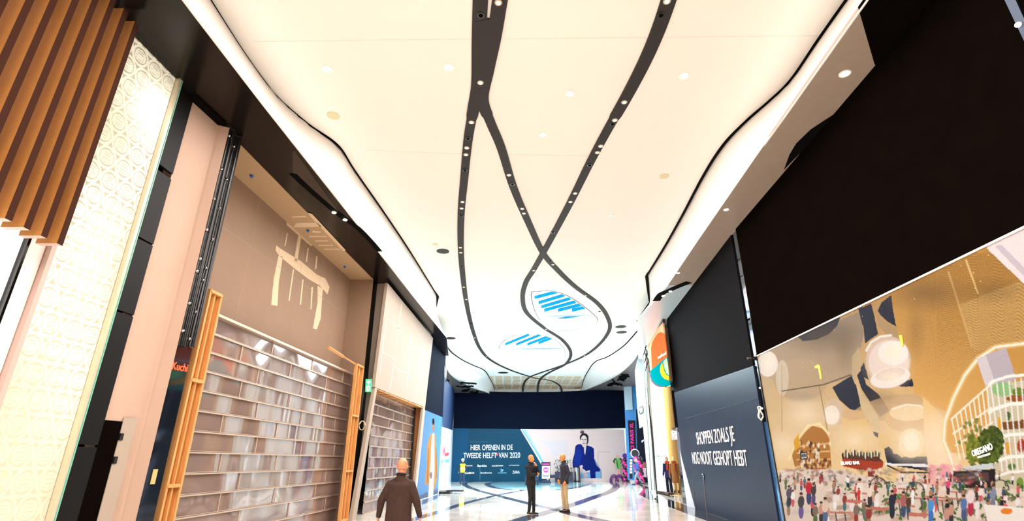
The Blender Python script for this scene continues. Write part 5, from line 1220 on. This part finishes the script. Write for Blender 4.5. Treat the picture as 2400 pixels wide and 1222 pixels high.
def person(label, loc, rz, H, J, clothes, head=(0, 0, 0), skin=SKIN, bald=True, hairm=None, cls='person'):
    """J: joints in metres for a 1.8 m figure facing -Y"""
    k = H / 1.8; e = empty('person', loc, label, 'person', rz=rz)
    V = {n: Vector(p) * k for n, p in J.items()}
    hs_ = clothes.get('head', 1.05) * k
    Hd = V['head']; M = (Matrix.Rotation(head[2], 3, 'Z') @ Matrix.Rotation(head[0], 3, 'X') @ Matrix.Rotation(head[1], 3, 'Y'))
    def sk(bm):
        R = lambda x, y, z: rotv(Hd, M, (x * hs_, y * hs_, z * hs_))
        rt = M
        ball(bm, R(0, .012, .03), (.077 * hs_, .095 * hs_, .088 * hs_), 20, rt); ball(bm, R(0, -.02, -.03), (.062 * hs_, .068 * hs_, .085 * hs_), 18, rt)
        ball(bm, R(0, -.045, -.08), (.038 * hs_, .035 * hs_, .03 * hs_), 14, rt)
        cap(bm, R(0, -.083, .005), R(0, -.104, -.03), .009 * hs_, .015 * hs_, 10)
        cap(bm, R(-.03, -.086, .02), R(.03, -.086, .02), .010 * hs_, .010 * hs_, 8)
        for s_ in (-1, 1):
            ball(bm, R(s_ * .079, .012, -.008), (.009 * hs_, .02 * hs_, .032 * hs_), 12, rt); ball(bm, R(s_ * .03, -.075, -.028), (.02 * hs_, .016 * hs_, .018 * hs_), 10, rt)
        cap(bm, R(-.02, -.086, -.058), R(.02, -.086, -.058), .009 * hs_, .009 * hs_, 8)
        cap(bm, V['neck'], R(0, .015, -.05), .062 * k, .055 * k)
        ecap(bm, V['chest'], V['pelvis'], (.15 * k, .09 * k, .09 * k), (.14 * k, .09 * k, .08 * k))
        for s_ in 'LR':
            cap(bm, V['sho' + s_], V['elb' + s_], .045 * k, .038 * k); cap(bm, V['elb' + s_], V['wri' + s_], .038 * k, .026 * k)
            cap(bm, V['hip' + s_], V['kne' + s_], .075 * k, .05 * k); cap(bm, V['kne' + s_], V['ank' + s_], .05 * k, .035 * k)
            dd = (V['wri' + s_] - V['elb' + s_]); hd = J.get('hdir' + s_); hu = J.get('hup' + s_, (0, 1, 0))
            hand(bm, V['wri' + s_], hd if hd else dd, hu, J.get('curl', (.5,))[0], k)
    fuse('body', sk, .0068 * k, skin, e, 2)
    eye = bmesh.new()
    for s_ in (-1, 1):
        ball(eye, rotv(Hd, M, (s_ * .029 * k, -.087 * k, .004 * k)), .009 * k, 8)
    o = obj('eyes', eye, mat('eye_dark', (40, 26, 22), .3)); o.parent = e
    cl = clothes
    th = cl.get('fat', 1.0)
    def coat(bm):
        hem = cl['hem'] * k; C0 = V['chest']; Pv = V['pelvis']
        ecap(bm, C0 + Vector((0, 0, .05 * k)), Pv, (.168 * k * th, .118 * k * th, .10 * k), (.165 * k * th, .125 * k * th, .10 * k), 11)
        b = Pv + Vector((0, 0, -hem)); ecap(bm, Pv, b, (.168 * k * th, .128 * k * th, .08 * k), (.178 * k * th, .135 * k * th, .03 * k), 8)
        for s_ in 'LR':
            cap(bm, C0 + Vector((0, 0, .09 * k)), V['sho' + s_], .075 * k, .066 * k); cap(bm, V['neck'] + Vector((0, .01, -.05 * k)), V['sho' + s_], .058 * k, .06 * k); cap(bm, V['sho' + s_], V['elb' + s_], .066 * k * (th * .3 + .7), .058 * k * (th * .5 + .5))
            cap(bm, V['elb' + s_], V['wri' + s_] + (V['elb' + s_] - V['wri' + s_]) * .06, .056 * k * (th * .5 + .5), .043 * k)
        cap(bm, C0 + Vector((0, .01, .13 * k)), V['neck'] + Vector((0, 0, .0)), .10 * k, .070 * k)
        # cloth folds at elbow and waist
        for s_ in 'LR':
            for t in (.25, .5, .72):
                p = V['sho' + s_].lerp(V['elb' + s_], t); ball(bm, p + Vector((0, .022 * k, 0)), (.055 * k, .05 * k, .018 * k), 10)
            for t in (.1, .3): p = V['elb' + s_].lerp(V['wri' + s_], t); ball(bm, p, (.06 * k, .06 * k, .02 * k), 10)
    fuse(cl.get('top_name', 'jacket'), coat, .011 * k, cl['top'], e, 4)
    if cl.get('collar'):
        bm = bmesh.new(); n_ = V['neck']
        pts = [n_ + Vector((math.cos(a) * .074 * k, math.sin(a) * .07 * k + .005, .012 * k + .012 * k * math.sin(a))) for a in np.linspace(-.9, math.pi + .9, 16)]
        tube(bm, pts, .017 * k, 8); o = obj('collar', bm, cl['collar'], None, True); o.parent = e
    def trs(bm):
        ecap(bm, V['pelvis'] + Vector((0, 0, .05 * k)), V['pelvis'] + Vector((0, 0, -.06 * k)), (.155 * k, .115 * k, .08 * k), (.16 * k, .12 * k, .08 * k), 5)
        for s_ in 'LR':
            cap(bm, V['hip' + s_], V['kne' + s_], .092 * k, .064 * k); cap(bm, V['kne' + s_], V['ank' + s_] + Vector((0, 0, .02 * k)), .064 * k, .052 * k)
            p = V['kne' + s_]; ball(bm, p, (.066 * k, .07 * k, .05 * k), 10); p = V['ank' + s_] + Vector((0, 0, .05 * k)); ball(bm, p, (.058 * k, .064 * k, .02 * k), 10)
    fuse('trousers', trs, .012 * k, cl['legs'], e, 4)
    for s_ in 'LR':
        A = V['ank' + s_]; f = Vector(J.get('foot' + s_, (0, -1, 0))).normalized()
        zf = A.z - .085 * k
        def shoe(bm):
            g_ = Vector((A.x, A.y, zf)); ang = math.atan2(f.x, -f.y); R = Matrix.Rotation(ang, 3, 'Z')
            ball(bm, g_ - f * .03 * k + Vector((0, 0, .05 * k)), (.042 * k, .06 * k, .05 * k), 14, R); ball(bm, g_ + f * .09 * k + Vector((0, 0, .036 * k)), (.048 * k, .11 * k, .036 * k), 14, R); ball(bm, g_ + Vector((0, 0, .08 * k)), (.045 * k, .05 * k, .05 * k), 12, R)
        so = fuse('shoe', shoe, .009 * k, cl['shoe'], e, 2)
        bm = bmesh.new(); g_ = Vector((A.x, A.y, zf)) + f * .04 * k; ang = math.atan2(f.x, -f.y)
        box(bm, g_ + Vector((0, 0, .009 * k)), (.085 * k, .27 * k, .018 * k), rz=ang); bmesh.ops.bevel(bm, geom=bm.edges[:], offset=.007 * k, segments=2, affect='EDGES'); o = obj('sole', bm, cl.get('sole', GLOSSBLK)); o.parent = so
    if hairm:
        def hr(bm):
            ball(bm, rotv(Hd, M, (0, .022 * k, .045 * k)), (.082 * k, .095 * k, .082 * k), 20, M)
            if not bald: ball(bm, rotv(Hd, M, (0, .045 * k, .0)), (.08 * k, .065 * k, .08 * k), 16, M)
        if bald:   # cropped fringe round the back of the head
            def hr(bm):
                for a in np.linspace(-.35, math.pi + .35, 18): ball(bm, rotv(Hd, M, (math.cos(a) * .071 * k, (.012 + math.sin(a) * .086) * k, -.018 * k)), (.010 * k, .010 * k, .030 * k), 8, M)
        fuse('hair', hr, .008 * k, hairm, e, 3)
    return e, V, M, k
STAND = dict(head=(0, -.01, 1.69), neck=(0, 0, 1.555), chest=(0, 0, 1.33), pelvis=(0, .0, .98),
             shoL=(-.18, 0, 1.41), shoR=(.18, 0, 1.41), elbL=(-.235, .03, 1.15), elbR=(.235, .03, 1.15), wriL=(-.25, -.05, .91), wriR=(.25, -.05, .91),
             hipL=(-.085, 0, .93), hipR=(.085, 0, .93), kneL=(-.095, -.02, .50), kneR=(.095, -.02, .50), ankL=(-.10, .02, .085), ankR=(.10, .02, .085), hupL=(-1, 0, 0), hupR=(1, 0, 0))
def pose(**k): d = dict(STAND); d.update(k); return d

# bald man in the brown coat, walking away near the camera
py_ = None
cD = 8.3
hc = aty(942, 1094, cD)
Hn = hc.z / 1.69 * 1.8
gb = Vector((hc.x, hc.y, 0))
BROWN = mat('brown_wool', (58, 33, 22), .85, noise=.35, nscale=26, bump=.25, bscale=60)
person('bald man in a dark brown coat seen from behind, walking past the shutters', gb, math.pi - .12, Hn,
       pose(elbL=(-.285, .0, 1.17), wriL=(-.33, -.10, .93), elbR=(.295, .03, 1.17), wriR=(.325, .02, .93), kneL=(-.09, -.14, .52), ankL=(-.09, -.02, .1), ankR=(.10, .12, .085), hdirL=(0, -.2, -1), head=(.0, -.03, 1.69)),
       dict(top=BROWN, hem=.20, legs=mat('charcoal_trousers', (36, 32, 36), .8), shoe=GLOSSBLK, collar=mat('black_collar', (16, 12, 12), .8), head=1.12, fat=1.3, top_name='coat'), head=(.05, 0, .15), hairm=mat('stubble', (196, 136, 106), .9))
ORG = mat('sunlit_skin', (224, 138, 72), .5)  # copy of the skin with warm light mixed into its colour
# man in black hoodie, hand on face
c1_ = atz(1245, 1207, 0)
person('bald man in black hoodie and track trousers with a hand on his chin', c1_, math.radians(48), 1.80,
       pose(head=(0, -.03, 1.68), elbR=(.20, -.17, 1.21), wriR=(.06, -.21, 1.45), hdirR=(-.35, .35, .9), hupR=(.3, -1, .2), elbL=(-.16, -.12, 1.18), wriL=(.06, -.22, 1.20), hdirL=(1, -.1, .1), hupL=(0, -1, 0), ankL=(-.07, .03, .085), ankR=(.08, -.04, .085), kneL=(-.07, -.03, .5), kneR=(.075, -.05, .5)),
       dict(top=mat('black_hoodie', (20, 19, 22), .85, noise=.2, nscale=12), hem=.10, legs=mat('black_track', (18, 18, 20), .8), shoe=mat('dark_trainer', (40, 34, 30), .6), sole=mat('cream_sole', (236, 214, 190), .6), collar=mat('black_hood', (24, 22, 26), .9), fat=1.08, top_name='hoodie'), head=(-.1, 0, .1), skin=ORG)
# man in dark jacket
c2_ = atz(1325, 1201, 0)
person('man in dark plum jacket and beige trousers, hand in pocket, in profile', c2_, math.radians(-68), 1.84,
       pose(head=(0, -.04, 1.68), elbL=(-.25, .06, 1.16), wriL=(-.19, -.09, .99), hdirL=(.1, -.3, -.9), elbR=(.24, .06, 1.16), wriR=(.2, -.06, .95), ankR=(.08, .05, .085), kneR=(.08, .0, .5), ankL=(-.08, .0, .085)),
       dict(top=mat('plum_jacket', (30, 26, 44), .7, noise=.2, nscale=12), hem=.12, legs=mat('beige_chinos', (186, 158, 120), .8, noise=.12, nscale=10), shoe=mat('brown_shoe', (60, 36, 28), .4), collar=mat('plum_collar', (24, 20, 34), .7), fat=1.05), head=(.1, 0, 0), skin=ORG, hairm=mat('ginger_stubble', (200, 130, 60), .9))
# worker with hi-vis vest
c3_ = atz(1083, 1137.5, 0)
e3, V3, M3, k3 = person('worker in yellow high-visibility vest and white helmet at the teal poster', c3_, 0.1, 1.78,
       pose(elbL=(-.25, .02, 1.17), wriL=(-.27, -.06, .93), elbR=(.25, .02, 1.17), wriR=(.27, -.04, .93), ankL=(-.12, .0, .085), ankR=(.11, -.10, .085), kneR=(.10, -.08, .5)),
       dict(top=mat('black_sweater', (24, 22, 28), .8), hem=.05, legs=mat('dark_jeans', (30, 42, 66), .8), shoe=mat('work_boot', (90, 60, 44), .6), top_name='sweater'))
def vest(bm):
    ecap(bm, V3['chest'] + Vector((0, 0, .07)), V3['pelvis'] + Vector((0, 0, -.10)), (.178, .130, .09), (.185, .14, .03), 12)
    for s_ in 'LR': cap(bm, V3['chest'] + Vector((0, 0, .10)), V3['sho' + s_] * .85 + V3['chest'] * .15 + Vector((0, 0, .0)), .078, .084)
fuse('vest', vest, .014, mat('hi_vis_yellow', (232, 226, 20), .6), e3, 3)
bm = bmesh.new()
for z in (1.02, 1.14): cyl(bm, (0, 0, z), (0, 0, z + .04), .195, seg=28)
for v in bm.verts: v.co.y *= .77
o = obj('reflective_band', bm, mat('reflective_silver', (226, 228, 200), .3)); o.parent = e3
bm = bmesh.new(); h_ = V3['head']; ball(bm, h_ + Vector((0, .01, .075)), (.12, .14, .085), 18); cyl(bm, h_ + Vector((0, -.01, .055)), h_ + Vector((0, -.01, .068)), .14, seg=24)
o = obj('helmet', bm, mat('helmet_white', (244, 244, 246), .3), None, True); o.parent = e3
# walking person in blue sweater
c4_ = atz(1496, 1137, 0)
person('pale-haired person in blue sweater and grey trousers striding past the balloons', c4_, math.radians(-75), 1.80,
       pose(head=(0, -.06, 1.68), ankL=(-.08, .38, .12), kneL=(-.08, .10, .50), ankR=(.08, -.36, .085), kneR=(.08, -.22, .52), elbL=(-.24, .12, 1.18), wriL=(-.22, .02, .95), elbR=(.24, -.02, 1.17), wriR=(.22, -.2, 1.0)),
       dict(top=mat('blue_sweater', (40, 74, 140), .8), hem=.06, legs=mat('grey_trousers', (130, 134, 150), .8), shoe=mat('dark_shoe', (34, 36, 50), .5), top_name='sweater'), hairm=mat('pale_hair', (226, 210, 206), .8), bald=False)

# mannequins
MAN = mat('mannequin_cream', (240, 206, 150), .35)
def mannequin(px, py, label, rz, long, coatm, legm, extra, H=1.82):
    c = onfloor(px, py) + Vector((0, 0, .0)); e = empty('mannequin', c, label, 'mannequin', 'dressed shop mannequins', rz)
    V = {n: Vector(p) for n, p in STAND.items() if len(p) == 3}
    for v in V.values(): v.z += .04
    def sk(bm):
        h = V['head']; ball(bm, h, (.075, .09, .115), 20); cap(bm, V['neck'], h + Vector((0, .01, -.05)), .05, .05)
        ecap(bm, V['chest'], V['pelvis'], (.15, .09, .09), (.14, .09, .08))
        for s_ in 'LR':
            cap(bm, V['sho' + s_], V['elb' + s_], .045, .036); cap(bm, V['elb' + s_], V['wri' + s_], .036, .024)
            cap(bm, V['hip' + s_], V['kne' + s_], .075, .048); cap(bm, V['kne' + s_], V['ank' + s_], .046, .03); ball(bm, V['ank' + s_] + Vector((0, -.06, -.045)), (.035, .1, .03), 12)
            hand(bm, V['wri' + s_], (0, 0, -1), (-1 if s_ == 'L' else 1, 0, 0), .3)
    fuse('body', sk, .008, MAN, e, 2)
    def ct(bm):
        ecap(bm, V['chest'] + Vector((0, 0, .06)), V['pelvis'], (.17, .12, .09), (.17, .13, .09), 10); ecap(bm, V['pelvis'], V['pelvis'] + Vector((0, 0, -long)), (.175, .135, .08), (.20, .15, .03), 12)
        for s_ in 'LR': cap(bm, V['sho' + s_], V['elb' + s_], .07, .058); cap(bm, V['elb' + s_], V['wri' + s_], .057, .048)
        cap(bm, V['chest'] + Vector((0, 0, .12)), V['neck'], .10, .07)
    fuse('coat', ct, .012, coatm, e, 3)
    if legm:
        def tr(bm):
            for s_ in 'LR': cap(bm, V['hip' + s_], V['kne' + s_], .09, .075); cap(bm, V['kne' + s_], V['ank' + s_] + Vector((0, 0, -.02)), .075, .085)
        fuse('trousers', tr, .013, legm, e, 3)
    else:
        def bt(bm):
            for s_ in 'LR': cap(bm, V['ank' + s_] + Vector((0, 0, .16)), V['ank' + s_], .045, .04)
        fuse('ankle_boots', bt, .01, GLOSSBLK, e, 2)
    if extra:
        bm = bmesh.new(); n_ = V['neck']
        pts = [n_ + Vector((math.cos(a) * .1, math.sin(a) * .09, -.02)) for a in np.linspace(0, 6.0, 16)] + [n_ + Vector((.05, -.13, -.15)), n_ + Vector((.04, -.15, -.42))]
        tube(bm, pts, .045, 8); o = obj('scarf', bm, extra, None, True); o.parent = e
    bm = bmesh.new(); cyl(bm, (0, 0, 0), (0, 0, .03), .26, seg=28); cyl(bm, (.03, .12, 0), (.03, .12, .5), .012); o = obj('stand', bm, MAN); o.parent = e
mannequin(1571, 1160, 'mannequin in long navy coat and wide dark trousers with orange scarf', math.radians(-40), .22, mat('navy_coat', (30, 32, 96), .8), mat('navy_trousers', (18, 24, 48), .8), mat('orange_scarf', (236, 80, 24), .8))
mannequin(1587, 1162, 'mannequin in knee-length brown coat with rust fur collar', math.radians(-25), .42, mat('camel_coat', (150, 92, 44), .85, noise=.2, nscale=20), None, mat('rust_fur', (170, 74, 20), .9))
